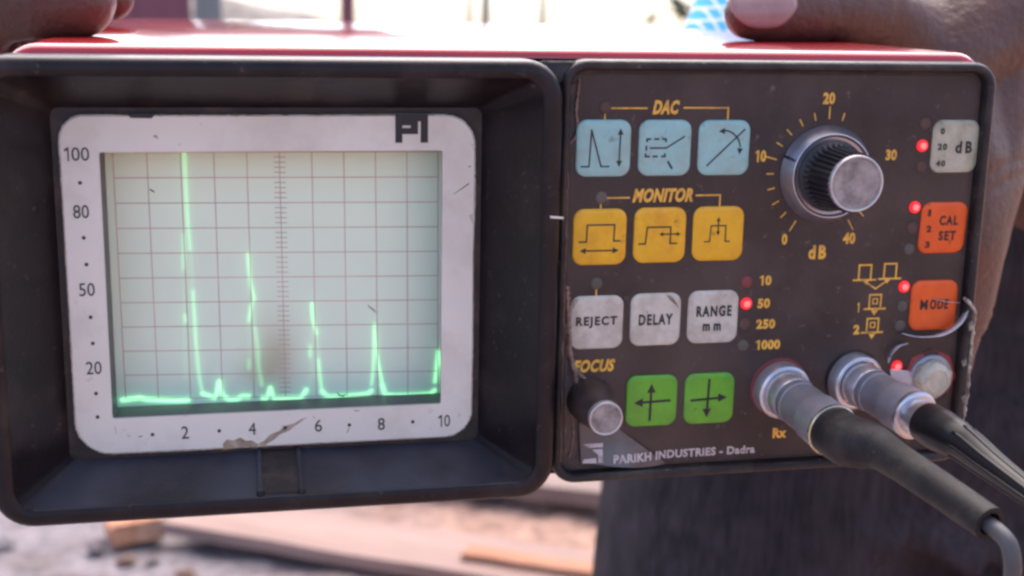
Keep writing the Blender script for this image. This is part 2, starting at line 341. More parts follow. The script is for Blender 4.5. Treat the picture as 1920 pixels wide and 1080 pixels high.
for q in [[(-174, -48.6), (-173.7, -50.9), (-173.5, -50.8), (-173.8, -48.6)], [(-168, -51.9), (-166.9, -51.7), (-167, -52), (-168, -52.1)], [(-82.6, 13), (-78.2, 16), (-78.1, 15.7), (-82.4, 12.8)],
          [(-78.8, 20.5), (-77.6, 20.7), (-77.8, 20.2)], [(-78.2, 7), (-77, 4.6), (-77.2, 7.4)], [(-110, -47.2), (-108.4, -47.4), (-108.4, -47.6), (-109.8, -47.5)], [(-112, -53.6), (-111.4, -52.3), (-111.2, -52.4), (-111.8, -53.8)], [(-161, 29), (-159.5, 28.3), (-160, 29.4)]]:
    MB().add(*slab(q, 7.42, 7.47)).build('scuff', M_smudge, plate)

# picture tube: pale phosphor with glowing traces
TR = [([(-172.82, -45.88), (-170.37, -45.68), (-168.21, -45.47), (-166.37, -46.02), (-162.78, -46.34), (-158.44, -46.7), (-155.24, -46.69)], 1.0),
      ([(-153.78, 23.17), (-153.64, 15.2), (-153.53, 6.42), (-153.31, 0.51), (-153.02, -3.51)], .42),
      ([(-152.79, -15.5), (-152.56, -23.59), (-152.46, -29.26)], .45), ([(-152.46, -29.26), (-152.03, -37.94), (-151.59, -42.16), (-151.09, -45.0)], .42),
      ([(-151.09, -45.0), (-149.94, -45.53), (-148.92, -45.89), (-147.91, -46.4), (-147.14, -45.18), (-146.45, -41.76), (-145.95, -44.61), (-145.4, -46.05), (-143.81, -47.07), (-141.59, -47.01), (-140.09, -46.29), (-138.47, -46.4)], .85),
      ([(-154.73, 0.53), (-154.74, -3.92), (-155.06, -8.85)], .35), ([(-155.25, -22.28), (-155.02, -23.81)], .45),
      ([(-137.57, -5.35), (-137.39, -9.59), (-137.05, -13.39), (-136.14, -17.99), (-137.23, -20.72), (-137.75, -24.08)], .5),
      ([(-136.2, -26.45), (-135.83, -29.56), (-135.59, -31.9), (-135.43, -37.68), (-135.05, -40.53), (-134.67, -43.22)], .35), ([(-138.05, -35.86), (-138.1, -38.04)], .3),
      ([(-134.46, -47.03), (-133.72, -47.22), (-132.95, -46.46), (-132.31, -44.27), (-131.76, -46.52), (-131.18, -47.34), (-127.43, -47.51), (-123.97, -47.51), (-123.05, -46.6), (-122.27, -45.36)], .85),
      ([(-120.23, -20.01), (-120.13, -23.58), (-119.72, -26.24), (-119.01, -28.6)], .6), ([(-120.87, -32.45), (-120.91, -35.28)], .42),
      ([(-118.67, -36.47), (-118.41, -39.65), (-118.15, -42.83), (-117.74, -45.72)], .5), ([(-117.74, -45.72), (-116.69, -47.21), (-115.33, -47.59), (-112.28, -47.57), (-107.68, -47.46), (-104.6, -47.12), (-103.67, -46.35)], .8),
      ([(-103.51, -44.27), (-103.03, -39.97), (-102.84, -33.13), (-102.66, -26.5)], .5), ([(-102.66, -28.39), (-102.23, -33.95), (-101.63, -37.95), (-101.03, -41.17), (-100.43, -44.73)], .65),
      ([(-100.43, -44.73), (-99.66, -47.66), (-96.87, -48.11), (-90.63, -48.24), (-86.56, -48.1), (-85.15, -47.02)], .85), ([(-85.01, -44.27), (-84.56, -40.25), (-84.12, -35.44), (-83.63, -38.67), (-82.99, -40.31), (-82.65, -43.89)], .75)]
TR += [([(-153.02, -3.5), (-152.79, -15.5)], .14), ([(-154.9, -9), (-155.3, -22), (-155.6, -40)], .10), ([(-136.4, -18), (-136.2, -26.4)], .18), ([(-137.8, -24), (-138.0, -36)], .10), ([(-120.6, -28.6), (-120.9, -43)], .12), ([(-119.0, -28.6), (-118.67, -36.5)], .2)]
NX, NZ = 340, 270
xs = np.linspace(-177, -81.5, NX); zs = np.linspace(-51, 27, NZ); GX, GZ = np.meshgrid(xs, zs)
glow = np.zeros_like(GX); haze = np.zeros_like(GX)
for pts, st in TR:
    d = np.full_like(GX, 1e9)
    for (ax, az), (bx, bz) in zip(pts[:-1], pts[1:]):
        L2 = (bx - ax) ** 2 + (bz - az) ** 2; t = np.clip(((GX - ax) * (bx - ax) + (GZ - az) * (bz - az)) / L2, 0, 1)
        d = np.minimum(d, np.hypot(GX - ax - t * (bx - ax), GZ - az - t * (bz - az)))
    glow = np.maximum(glow, st * np.exp(-(d / (.80 if st > .7 else .60)) ** 2)); haze = np.maximum(haze, st * np.exp(-(d / 1.9) ** 1.4))
brown_patch = np.clip(np.exp(-(((GX + 130.5) / 6) ** 2 + ((GZ + 36) / 11) ** 2)) * .9 + .45 * np.exp(-(((GX + 137) / 5) ** 2 + ((GZ + 39) / 5) ** 2)), 0, 1)  # brownish patch low on the tube, mixed into its base colour
verts = np.stack([GX, np.full_like(GX, 21.9), GZ], -1).reshape(-1, 3) * .001
idx = np.arange(NX * NZ).reshape(NZ, NX)
fc = np.stack([idx[:-1, :-1], idx[:-1, 1:], idx[1:, 1:], idx[1:, :-1]], -1).reshape(-1, 4)
me = bpy.data.meshes.new('picture_tube'); me.from_pydata(verts.tolist(), [], fc.tolist())
at = me.color_attributes.new('signal', 'FLOAT_COLOR', 'POINT')
at.data.foreach_set('color', np.stack([glow, haze, brown_patch, np.ones_like(glow)], -1).astype(np.float32).ravel())
crt = link(bpy.data.objects.new('picture_tube', me), dev)
M = bpy.data.materials.new('phosphor'); M.use_nodes = True; t = M.node_tree; b = t.nodes['Principled BSDF']; N = t.nodes.new; LK = t.links.new
a_ = N('ShaderNodeAttribute'); a_.attribute_name = 'signal'; sp = N('ShaderNodeSeparateColor'); LK(a_.outputs['Color'], sp.inputs[0])
tc = N('ShaderNodeTexCoord'); nz = N('ShaderNodeTexNoise'); nz.inputs['Scale'].default_value = 55; nz.inputs['Detail'].default_value = 4; LK(tc.outputs['Object'], nz.inputs['Vector'])
mxn = N('ShaderNodeMix'); mxn.data_type = 'RGBA'; mxn.inputs[6].default_value = (.92, .98, .78, 1); mxn.inputs[7].default_value = (.86, .94, .75, 1); LK(nz.outputs[0], mxn.inputs[0])
mx = N('ShaderNodeMix'); mx.data_type = 'RGBA'; mx.inputs[7].default_value = (.50, .40, .27, 1)
mm = N('ShaderNodeMath'); mm.operation = 'MULTIPLY'; mm.inputs[1].default_value = .75
LK(sp.outputs[2], mm.inputs[0]); LK(mm.outputs[0], mx.inputs[0]); LK(mxn.outputs[2], mx.inputs[6]); LK(mx.outputs[2], b.inputs['Base Color'])
b.inputs['Roughness'].default_value = .45; b.inputs['Specular IOR Level'].default_value = .3
em = N('ShaderNodeMix'); em.data_type = 'RGBA'; em.inputs[6].default_value = (.05, .5, .14, 1); em.inputs[7].default_value = (.30, 1, .42, 1)
LK(sp.outputs[0], em.inputs[0]); LK(em.outputs[2], b.inputs['Emission Color'])
s1 = N('ShaderNodeMath'); s1.operation = 'MULTIPLY'; s1.inputs[1].default_value = .36; LK(sp.outputs[0], s1.inputs[0])
s2 = N('ShaderNodeMath'); s2.operation = 'MULTIPLY_ADD'; s2.inputs[1].default_value = .13; LK(sp.outputs[1], s2.inputs[0]); LK(s1.outputs[0], s2.inputs[2])
s3 = N('ShaderNodeMath'); s3.operation = 'ADD'; s3.inputs[1].default_value = .006; LK(s2.outputs[0], s3.inputs[0])
LK(s3.outputs[0], b.inputs['Emission Strength'])
me.materials.append(M)
# graticule printed on the tube
def gp(u, v):                                    # u 0..10 across, v 0..10 down
    a, c = u / 10, v / 10
    return (-172.3 + (87.7) * a + .35 * c, (23.2 - .4 * a) * (1 - c) + (-45.6 - 2.7 * a) * c)
gr = MB()
for k in range(11):
    gr.add(*seg(gp(k, 0), gp(k, 10), .215, 21.80, .03)); gr.add(*seg(gp(0, k), gp(10, k), .215, 21.78, .03))
for k in range(51):
    p = gp(5, k / 5); gr.add(*seg((p[0] - 1.5, p[1] + .05), (p[0] + 1.5, p[1] - .05), .215, 21.76, .03))
gr.build('graticule', M_grat, crt)
MB().add(*slab([(-163.2, 13.4), (-162, 12.6), (-161.9, 12.2), (-163, 12.9)], 21.7, 21.75)).build('speck', M_black, crt)
MB().add(*slab([(-104.6, -20.6), (-102.6, -22.3), (-101.9, -23.3), (-102.4, -22.9), (-104.4, -21.3)], 21.7, 21.75)).build('speck', M_smudge, crt)
MB().add(*slab([(-113.6, -45.9), (-113, -47.4), (-111.6, -47.7), (-110.6, -46.4), (-111.5, -47.2), (-112.7, -47.1)], 21.6, 21.7)).build('speck', M_recess, crt)

# control panel: bezel, worn printed sheet, buttons, lamps, knobs, sockets
BX0, BX1, BZ0, BZ1 = -55.4, 71.6, -68.8, 49.9
def bo(e, r=7): return rr(BX0 + e, BX1 - e, BZ0 + e, BZ1 - e, max(r - e, 1.2), 8)
bz = MB().add(*loft([(bo(0), 3), (bo(0), -1.6), (bo(.35), -2.6), (bo(1.1), -3.2), (bo(1.9), -3.2), (bo(2.6), -2.6), (bo(2.9), -1.6), (bo(3.0), .8)]))
bz.build('panel_bezel', M_bezel, dev, True, ang=50)
MB().add(*loft([(rr(-61, -50.5, 43.5, 49.3, 1.5, 4), 3.2), (rr(-61, -50.5, 43.5, 49.5, 1.5, 4), -1.2), (rr(-60.4, -51, 44, 49.0, 1.2, 4), -1.7)], False, True)).build('joint_strip', M_bezel, dev, True, ang=40)
panel = MB().add(*loft([(bo(2.8), .55), (bo(2.8), 2.8)], True, True)).build('control_panel', M_bare, dev)
ov = [(-50.6, 45.9), (-49.9, 44.0), (-50.6, 38), (-50.1, 30.2), (-52.0, 27.5), (-52.2, 22), (-52.1, 0), (-51.9, -15.4), (-50.6, -24), (-50.4, -31), (-48.9, -36), (-48.2, -40.2), (-47.6, -46), (-47.3, -52), (-47.0, -57),
      (-46.6, -63.3), (-42, -63.7), (-37.4, -64.4), (-29.5, -65.3), (-15.7, -65.6), (30, -65.6), (66, -65.5), (67.6, -60), (67.9, -33), (68.2, -20), (68.3, 30), (68.2, 42), (66.5, 45.6), (60, 46.1), (0, 46.2)]
sh = MB().add(*slab(ov, 0, .4)).build('printed_sheet', M_panel, dev)
# worn brown edges where the sheet has lifted
def wornline(pts, r, m=M_rust, name='worn_edge', par=None):
    p = [Vector(q) for q in catmull(pts, 12)]; p = [q + Vector((RNG.normal(0, .10), RNG.normal(0, .05), 0)) for q in p]
    rad = [max(.08, r * (1 + RNG.normal(0, .22))) for _ in p]; MB().add(*tube(p, rad, 7)).build(name, m, par or sh)
wornline([(-50.4, 0, 45.5), (-50.0, 0, 43), (-50.6, 0, 37), (-50.2, 0, 30.4), (-52, .1, 27.4)], .32)
wornline([(-51.9, 0, -12), (-51.4, 0, -18), (-50.7, 0, -24), (-50.4, 0, -31), (-49.0, 0, -36), (-48.2, 0, -40), (-47.6, 0, -46)], .75)
wornline([(-50.9, -.1, -26), (-49.7, -.1, -33), (-47.6, -.1, -37), (-45.6, -.1, -39)], .45)
wornline([(-53.1, -3.1, 20), (-53.2, -3.2, 0), (-53.3, -3.1, -20), (-53.1, -3.1, -62)], .12)
wornline([(-52.0, .3, -18), (-51.3, .3, -40), (-50.9, .3, -60)], .16)
wornline([(-49.5, .3, -48), (-48.6, .3, -56), (-49.6, .3, -62)], .22)
# lifted lower corner of the sheet, its sky sheen put into a lighter base colour
def lifty(x, z):
    q = min(max((-52.0 - z) / 13, 0), 1); e = max(0, 1 - ((x + 36) / 15) ** 2); return -2.6 * e * (q ** 1.6 * (1.25 - .25 * q))
fl = []; ff = []
FW = [(x, -52.0 - max(0, (x + 38) * .77)) for x in np.linspace(-47, -21, 20)]
FL = [(x, z) for x, z in zip(np.linspace(-46.5, -21, 20), np.interp(np.linspace(-46.5, -21, 20), [-46.5, -42, -37.4, -29.5, -21], [-63.2, -63.7, -64.4, -65.3, -65.6]))]
for (a, b_) in zip(FW, FL):
    for k in range(12):
        q = k / 11; X_ = a[0] + (b_[0] - a[0]) * q; Z_ = a[1] + (b_[1] - a[1]) * q; fl.append((X_, lifty(X_, Z_) - .03, Z_))
for i in range(19):
    for k in range(11): ff.append((i * 12 + k, i * 12 + k + 1, (i + 1) * 12 + k + 1, (i + 1) * 12 + k))
M_gloss = mat('lifted_sheet', (.095, .074, .08), .24, var=.12, vscale=90, coat=.5, col2=(.2, .16, .16), mix=.4, mscale=60)
meshobj('lifted_corner', fl, ff, M_gloss, sh, True)

# printed lettering and lines
YP = -.05
def lab(s, x0, x1, z0, z1, m=M_yprint, bold=.05, shear=0., slope=0, space=1.08, ysurf=None):
    if s[0] == '1' and s.isdigit():
        w = (x1 - x0) / len(s); one(x0 + w * .12, x0 + w * .75, z0, z1, YP, m, sh)
        if len(s) == 1: return
        s = s[1:]; x0 = x0 + w
    return text('lettering', s, x0, x1, z0, z1, YP, m, sh, bold, shear, slope, space, ysurf)
lab('DAC', -29.3, -21.6, 35.2, 39.1, shear=.28); lab('MONITOR', -34.0, -16.6, 11.1, 15.0, shear=.28); lab('FOCUS', -49.4, -37.2, -36.9, -33.2, shear=.28, slope=.004)
lab('20', 20.1, 23.7, 38.0, 41.3); lab('10', .9, 4.3, 22.0, 25.3); lab('0', 10.5, 12.2, -1.6, 1.6); lab('40', 29.2, 33.0, -1.8, 1.6); lab('30', 40.4, 43.8, 22.2, 25.3)
lab('d', 18.9, 21.1, -6.0, -1.9); lab('B', 22.0, 24.3, -6.0, -1.9)
for s, x, z in (('10', 4.4, -11.8), ('50', 4.4, -18.5), ('250', 4.4, -24.6), ('1000', 4.4, -30.8)): lab(s, x, x + 1.95 * len(s) - .1, z - 1.45, z + 1.45)
lab('Rx', 11.6, 15.9, -59.3, -56.2); lab('Tx', 35.5, 39.3, -59.3, -56.2)
lab('PARIKH INDUSTRIES - Dadra', -37.2, 6.3, -63.7, -61.2, M_wprint, .035, slope=.004, ysurf=lambda a, b: lifty(a, b) - .03)
lgp = MB()
for q in [[(-46.0, -57.9), (-40.2, -57.7), (-40.2, -58.9), (-44.2, -59.0)], [(-43.4, -59.5), (-40.3, -59.4), (-40.3, -63.2), (-41.6, -63.2), (-41.6, -61.0)], [(-45.8, -62.2), (-42.3, -61.9), (-42.1, -63.3), (-46.2, -63.4)]]:
    lgp.add([(x, lifty(x, z) - .12, z) for x, z in q], [tuple(range(len(q)))])
lgp.build('maker_mark', M_wprint, sh)
LW = .42
for pts in ([(-40.9, 36.9), (-30.9, 36.9)], [(-20.3, 37.0), (-7.6, 37.0), (-7.6, 33.8)], [(-42.6, 35.2), (-42.6, 33.8)], [(-41.2, 12.5), (-34.9, 12.5)], [(-15.6, 12.9), (-8.6, 12.9), (-8.6, 9.8)], [(-42.9, 10.8), (-42.9, 9.6)], [(-43.4, -13.2), (-43.4, -15)]):
    ln = MB(); polyline(ln, pts, LW, YP - .03); ln.build('bracket_line', M_yprint, sh)
KC = (22.4, 18.5)
tk = MB()
for i in range(21):
    a = R(239 - 14.9 * i); long_ = i % 5 == 0; r0, r1 = 15.6, (18.8 if long_ else 17.5)
    if i in (12, 13, 14, 15, 16, 17, 18): continue
    tk.add(*seg((KC[0] + r0 * math.cos(a), KC[1] + r0 * math.sin(a)), (KC[0] + r1 * math.cos(a), KC[1] + r1 * math.sin(a)), .36, YP))
tk.build('dial_scale', M_yprint, sh)
def probe_icon(x, z, inner, s=1.0):
    q = MB(); hw, hh = 2.35 * s, 2.1 * s
    polyline(q, [(x - hw * .8, z - hh), (x - hw * .8, z + hh), (x + hw * .8, z + hh), (x + hw * .8, z - hh)], .5, YP)
    polyline(q, [(x - hw * 1.45, z - hh - .2), (x + hw * 1.45, z - hh - .2)], .55, YP - .02)
    if inner: polyline(q, [(x - .7, z - .7), (x - .7, z + .8), (x + .7, z + .8), (x + .7, z - .7), (x - .7, z - .7)], .35, YP)
    if inner: q.add(*slab([(x - 1.1, z - hh - .6), (x + 1.1, z - hh - .6), (x, z - hh - 2.2)], YP, YP + .05))
    return q.build('probe_symbol', M_yprint, sh)
probe_icon(36.9, -10.2, False); probe_icon(44.8, -10.0, False); probe_icon(40.8, -19.0, True, .95); probe_icon(40.6, -26.1, True, .95)
q = MB(); polyline(q, [(37.0, -12.9), (40.6, -15.2), (44.4, -12.6)], .4, YP)
q.add(*slab([(36.2, -12.5), (38.3, -12.7), (37.6, -13.9)], YP - .03, YP)); q.add(*slab([(43.2, -12.6), (45.2, -12.3), (43.9, -13.8)], YP - .03, YP)); q.build('probe_symbol', M_yprint, sh)
lab('1', 35.2, 36.2, -22.1, -19.2); lab('2', 34.6, 36.6, -28.7, -25.8)

# push buttons
def button(cx, cz, w, hgt, m, sy, label=None, skew=0):
    def o(e): return [(x + skew * (z - cz), z) for x, z in rr(cx - w / 2 + e, cx + w / 2 - e, cz - hgt / 2 + e, cz + hgt / 2 - e, 2.9 - e * .6, 6)]
    b_ = MB().add(*loft([(o(0), .1), (o(0), -.25), (o(.12), -.45), (o(.45), -.6), (o(1.6), -.66)], False, True)).build('push_button', m, dev, True, ang=60)
    y = -.74
    U = lambda u, v: (cx - w / 2 + u * w, cz + hgt / 2 - v * hgt)
    q = MB()
    for it in sy:
        if it[0] == 'l': polyline(q, [U(*p) for p in it[1]], it[2] if len(it) > 2 else .42, y)
        elif it[0] == 'a':
            p = U(*it[1]); arrow(q, p, it[2], it[3], y)
        elif it[0] == 't':
            x0, z0 = U(it[2], it[5]); x1, z1 = U(it[3], it[4]); text('lettering', it[1], x0, x1, z0, z1, y, M_black if len(it) < 7 else it[6], b_, .038, space=1.25)
    if q.v: q.build('symbol', M_black, b_)
    if label: b_['label'] = label
    return b_
AR = 1.7
c1, c2, c3 = -42.8, -25.45, -8.4
button(c1, 26.15, 15.3, 15.4, M_blue, [('l', [(.1, .82), (.24, .82), (.27, .18), (.46, .82), (.6, .82)]), ('l', [(.8, .2), (.79, .78)]), ('a', (.8, .15), (0, 1), AR), ('a', (.79, .83), (0, -1), AR)], 'light blue button with a peak and a vertical double arrow')
dash = [('l', s_, .5) for s_ in ([(.15, .38), (.15, .34), (.21, .34)], [(.3, .34), (.37, .34)], [(.45, .34), (.51, .34), (.51, .38)], [(.14, .47), (.14, .53)], [(.13, .61), (.13, .65), (.2, .65)], [(.28, .65), (.35, .65)], [(.44, .65), (.5, .65), (.5, .61)])]
button(c2, 26.15, 14.9, 15.3, M_blue, dash + [('l', [(.22, .5), (.52, .5), (.86, .3)]), ('l', [(.57, .75), (.64, .86)], .6)], 'light blue button with a dashed box and a rising line')
arc = [(.47 + .345 * math.sin(R(a)), .53 - .345 * math.cos(R(a))) for a in range(0, 84, 9)]
button(c3, 26.1, 14.9, 15.2, M_blue, [('l', [(.18, .82), (.88, .17)]), ('l', arc), ('a', (.38, .2), (-1, -.03), AR), ('a', (.80, .62), (-.1, -1), AR)], 'light blue button with a slanted line and a curved arrow')
button(-43.05, 1.75, 15.2, 15.6, M_yel, [('l', [(.12, .58), (.25, .58), (.26, .28), (.77, .28), (.76, .57), (.88, .57)]), ('l', [(.2, .74), (.8, .74)]), ('a', (.13, .74), (-1, 0), AR), ('a', (.86, .74), (1, 0), AR)], 'yellow button with a wide pulse above a double arrow')
button(-25.8, 1.95, 15.0, 15.5, M_yel, [('l', [(.1, .65), (.22, .65), (.25, .35), (.70, .35), (.70, .65), (.82, .65)]), ('l', [(.53, .48), (.86, .48)], .36), ('a', (.48, .48), (-1, 0), 1.2), ('a', (.9, .48), (1, 0), 1.2)], 'yellow button with a double arrow across its pulse edge')
button(-8.76, 2.05, 14.9, 15.4, M_yel, [('l', [(.23, .64), (.33, .64), (.35, .35), (.64, .35), (.64, .64), (.72, .64)], .36), ('l', [(.49, .24), (.49, .48)], .36), ('a', (.49, .19), (0, 1), 1.2), ('a', (.49, .53), (0, -1), 1.2)], 'yellow button with a vertical double arrow on its pulse')
bj = button(-43.05, -22.4, 15.2, 15.2, M_grey, [('t', 'REJECT', .10, .88, .38, .60)], 'grubby grey button reading REJECT')
button(-26.0, -22.1, 14.7, 15.1, M_grey, [('t', 'DELAY', .16, .84, .39, .60)], 'pale grey button reading DELAY')
button(-9.0, -21.9, 15.0, 15.3, M_grey, [('t', 'RANGE', .16, .86, .28, .49), ('t', 'm', .30, .44, .62, .76), ('t', 'm', .52, .66, .62, .76)], 'pale grey button reading RANGE mm')
button(-26.1, -46.0, 15.1, 15.1, M_green, [('l', [(.48, .25), (.47, .87)], .7), ('l', [(.25, .52), (.85, .50)], .7), ('a', (.485, .16), (0, 1), 2.6), ('a', (.15, .525), (-1, -.03), 2.6)], 'green button with arrows pointing up and left')
button(-8.8, -46.05, 15.0, 15.1, M_green, [('l', [(.48, .13), (.46, .78)], .7), ('l', [(.14, .52), (.76, .49)], .7), ('a', (.455, .87), (0, -1), 2.6), ('a', (.85, .485), (1, .03), 2.6)], 'green button with arrows pointing down and right')
button(61.5, 26.1, 14.5, 15.1, M_grey2, [('t', '0', .15, .24, .15, .27), ('t', '20', .12, .32, .44, .57), ('t', '40', .11, .31, .76, .88), ('t', 'd', .50, .64, .40, .63), ('t', 'B', .72, .86, .40, .63)], 'grey beige button reading dB', .006)
button(60.1, 2.5, 14.6, 15.0, M_orange, [('t', '1', .14, .20, .14, .27), ('t', '2', .13, .24, .45, .58), ('t', '3', .13, .23, .76, .89), ('t', 'CAL', .40, .80, .26, .45), ('t', 'SET', .41, .78, .56, .75)], 'orange button reading CAL SET', .035)
button(59.35, -20.6, 14.9, 15.0, M_orange, [('t', 'M', .20, .36, .38, .58), ('t', 'ODE', .41, .80, .38, .58)], 'orange button reading MODE')
# stain creases on the grey buttons
MB().add(*slab([(-23.2, -15.0), (-21.8, -15.2), (-20.2, -17.2), (-19.4, -19.0), (-20.6, -17.8), (-22.4, -16.2)], -.73, -.70)).build('crease', M_smudge, bpy.data.objects['push_button.007'])
MB().add(*slab([(-50.3, -15.6), (-48.2, -15.5), (-49.4, -17.0), (-50.3, -18.5)], -.68, -.60)).build('crease', M_smudge, bj)

# indicator lamps
def lamp(x, z, lit, m=None):
    prof = [(1.75, -.3), (1.7, .3), (1.35, .7), (.75, .9), (.15, .95)] if lit else [(1.75, -.3), (1.7, .12), (1.35, .3), (.75, .38), (.15, .4)]
    o = MB().add(*lathe((x, 0, z), (0, -1, 0), prof, 20)).build('indicator_lamp', M_ledon if lit else (m or M_ledoff), dev, True, ang=70)
    if lit:
        o['label'] = 'lit red indicator lamp'
        MB().add(*lathe((x, -.8, z), (0, -1, 0), [(1.0, -.2), (.95, .12), (.5, .26), (.1, .28)], 16)).build('glow_core', M_ledrim, o, True)
    else: o['label'] = 'unlit indicator lamp'
    return o
for x, z, lit, mm_ in [(51.7, 32.7, 0, 0), (51.45, 26.3, 1, 0), (51.6, 20.2, 0, 0), (50.8, 8.6, 1, 0), (50.5, 2.5, 0, 0), (50.1, -3.7, 0, M_ledgrey), (.75, -12.1, 0, M_ledrose), (.95, -18.4, 1, 0), (.75, -24.4, 0, 0), (.75, -30.8, 0, M_ledgrey),
                       (49.55, -14.8, 1, 0), (49.45, -20.7, 0, M_ledgrey), (49.3, -26.6, 0, M_ledgrey), (49.4, -38.9, 1, 0), (-42.6, 37.1, 0, 0), (-42.9, 12.6, 0, M_ledgrey), (-43.45, -11.4, 0, M_ledgrey)]:
    lamp(x, z, lit, mm_ or None)

# gain knob: sloping skirt, fluted grip, worn metal cap
kn = MB().add(*lathe((KC[0], 0, KC[1]), (0, -1, 0), [(13.7, -.2), (13.7, .6), (13.3, 1.2), (11.9, 4.4), (11.6, 4.7), (11.3, 4.6), (10.9, 4.2), (9.0, 4.0)], 72)).build('gain_knob', M_skirt, dev, True, ang=28)
MB().add(*tube([(KC[0] + 11.6 * math.cos(R(a)), -4.62, KC[1] + 11.6 * math.sin(R(a))) for a in range(0, 361, 5)], .3, 8, False)).build('skirt_rim', M_silver, kn, True)
MB().add(*slab([(KC[0] - 11.6, KC[1] + 4.7), (KC[0] - 13.2, KC[1] + 5.6), (KC[0] - 13.3, KC[1] + 5.0), (KC[0] - 11.6, KC[1] + 4.1)], -4.6, -.8)).build('index_mark', M_black, kn)
NF = 34
MB().add(*lathe((KC[0], -4, KC[1]), (0, -1, 0), [(10.2, -.5), (10.0, .7), (9.2, 1.4), (8.3, 2.6), (7.8, 14.4), (7.3, 14.9)], NF * 4, lambda k, i: 1 + (.045 if k in (3, 4) else 0) * (1 if i % 4 in (0, 1) else -1))).build('knob_grip', M_grip, kn)
MB().add(*lathe((KC[0], -18.7, KC[1]), (0, -1, 0), [(7.7, -.3), (7.7, .55), (7.45, .8), (6.9, .75), (6.7, .5), (0.1, .5)], 64)).build('knob_cap', M_capmet, kn, True, ang=30)
MB().add(*tube([(KC[0] + 7.35 * math.cos(R(a)), -19.45, KC[1] + 7.35 * math.sin(R(a))) for a in range(0, 361, 5)], .33, 8, False)).build('cap_rim', M_silver, kn, True)
# focus knob
FC = (-44.2, -45.0)
fk = MB().add(*lathe((FC[0], .3, FC[1]), (0, -1, 0), [(6.7, 0), (6.5, 3), (5.3, 12), (4.8, 15.6)], 40)).build('focus_knob', M_shaft, dev, True, ang=40)
MB().add(*lathe((FC[0], -15.2, FC[1]), (0, -1, 0), [(4.75, 0), (4.75, 1.4), (4.5, 1.75), (4.0, 1.8), (3.8, 1.6), (.1, 1.6)], 40)).build('knob_cap', M_capmet, fk, True, ang=30)
MB().add(*tube([(FC[0] + 4.45 * math.cos(R(a)), -16.85, FC[1] + 4.45 * math.sin(R(a))) for a in range(0, 361, 8)], .26, 8, False)).build('cap_rim', M_silver, fk, True)
# cable sockets
AX1 = Vector((2.2, -29, -2.4)); AX2 = Vector((4.4, -29, -1.8))
RXB = (12.9, 0, -44.2); TXB = (35.6, 0, -42.4)
for base, ax, red in ((RXB, AX1, True), (TXB, AX2, False)):
    s_ = MB().add(*lathe(base, ax, [(8.3, -.4), (8.3, 2.6), (8.05, 3.5), (7.5, 3.9), (6.9, 3.8), (6.7, 2.4), (3.5, 2.2)], 48)).build('cable_socket', M_socket, dev, True, ang=35)
    if red: MB().add(*lathe((base[0] - .2, -.02, base[2] + .4), (0, -1, 0), [(8.85, 0), (8.85, .05)], 48)).build('colour_ring', M_ledrose, s_)
    else: MB().add(*lathe((base[0], -.02, base[2] + .2), (0, -1, 0), [(9.0, 0), (9.0, .05)], 48)).build('colour_ring', M_bezel, s_)
# power switch: red disc, worn pale rubber cap
pw = MB().add(*lathe((60.3, 0, -42.6), (0, -1, 0), [(8.6, -.2), (8.6, .12), (8.3, .2), (6.6, .2)], 8)).build('power_switch', M_redring, dev)
MB().add(*lathe((60.3, -.25, -42.6), (0, -1, 0), [(7.3, -.2), (6.9, .9), (6.0, 1.3)], 24)).build('switch_collar', M_plug, pw, True, ang=40)
MB().add(*lathe((60.1, -1.2, -42.4), (.06, -1, -.04), [(5.9, -.3), (5.9, 1.4), (5.2, 3.0), (3.6, 3.9), (3.2, 3.6), (.2, 3.4)], 9, lambda k, i: 1 + .08 * math.sin(i * 2.6 + k))).build('switch_cap', M_beige, pw)
# torn, curled film and the broken bezel edge beside the switch
def ribbon(name, pts, wy, m, par, th=.25, sub=8):
    c = catmull(pts, sub); v = []; f = []
    for i, p in enumerate(c):
        w = wy * (.35 + .65 * math.sin(math.pi * (i + .6) / (len(c) + .2)))
        v += [(p.x, p.y, p.z), (p.x + .2, p.y - w, p.z + .55 * w * .4), (p.x + .2, p.y - w, p.z + .55 * w * .4 - th), (p.x, p.y, p.z - th)]
    for i in range(len(c) - 1):
        a = i * 4; e = a + 4
        for k in range(4): f.append((a + k, a + (k + 1) % 4, e + (k + 1) % 4, e + k))
    f += [(0, 1, 2, 3), tuple(len(v) - 4 + k for k in range(4))]
    return meshobj(name, v, f, m, par, True)
tf = ribbon('torn_film', [(49.3, -.4, -28.7), (53.5, -.7, -29.7), (59.5, -.9, -29.6), (64.0, -1.0, -27.8), (67.3, -1.2, -25.0), (69.2, -1.4, -22.0)], 4.2, M_film, dev)
ribbon('film_curl', [(58.6, -.8, -18.5), (62, -1.0, -19.3), (66.9, -1.4, -19.8)], .7, M_film, tf, .15)
ribbon('film_curl', [(46.2, -.2, -37.5), (46.4, -.5, -34.6), (48.4, -.7, -32.4), (51.6, -.6, -31.7)], 2.0, M_film, tf, .3)
meshobj('film_flap', [(47, -.5, -39.5), (52, -1.6, -39.9), (55.2, -1.2, -41.5), (55.5, -1.4, -45), (53, -.6, -48.5), (49, -.5, -47)], [(0, 1, 5), (1, 2, 3), (1, 3, 4), (1, 4, 5)], M_film, tf)
MB().add(*slab([(57, -50.6), (62, -51.4), (66, -49), (66.6, -45.6), (64.6, -47.6), (60, -49.4), (56, -48.8)], -.62, -.5)).build('film_flap', M_under, tf)
MB().add(*slab([(57.5, -35.4), (60, -34.0), (62.6, -35.2), (62, -36.6), (60, -35.9), (58.2, -36.6)], -.62, -.5)).build('film_flap', M_under, tf)
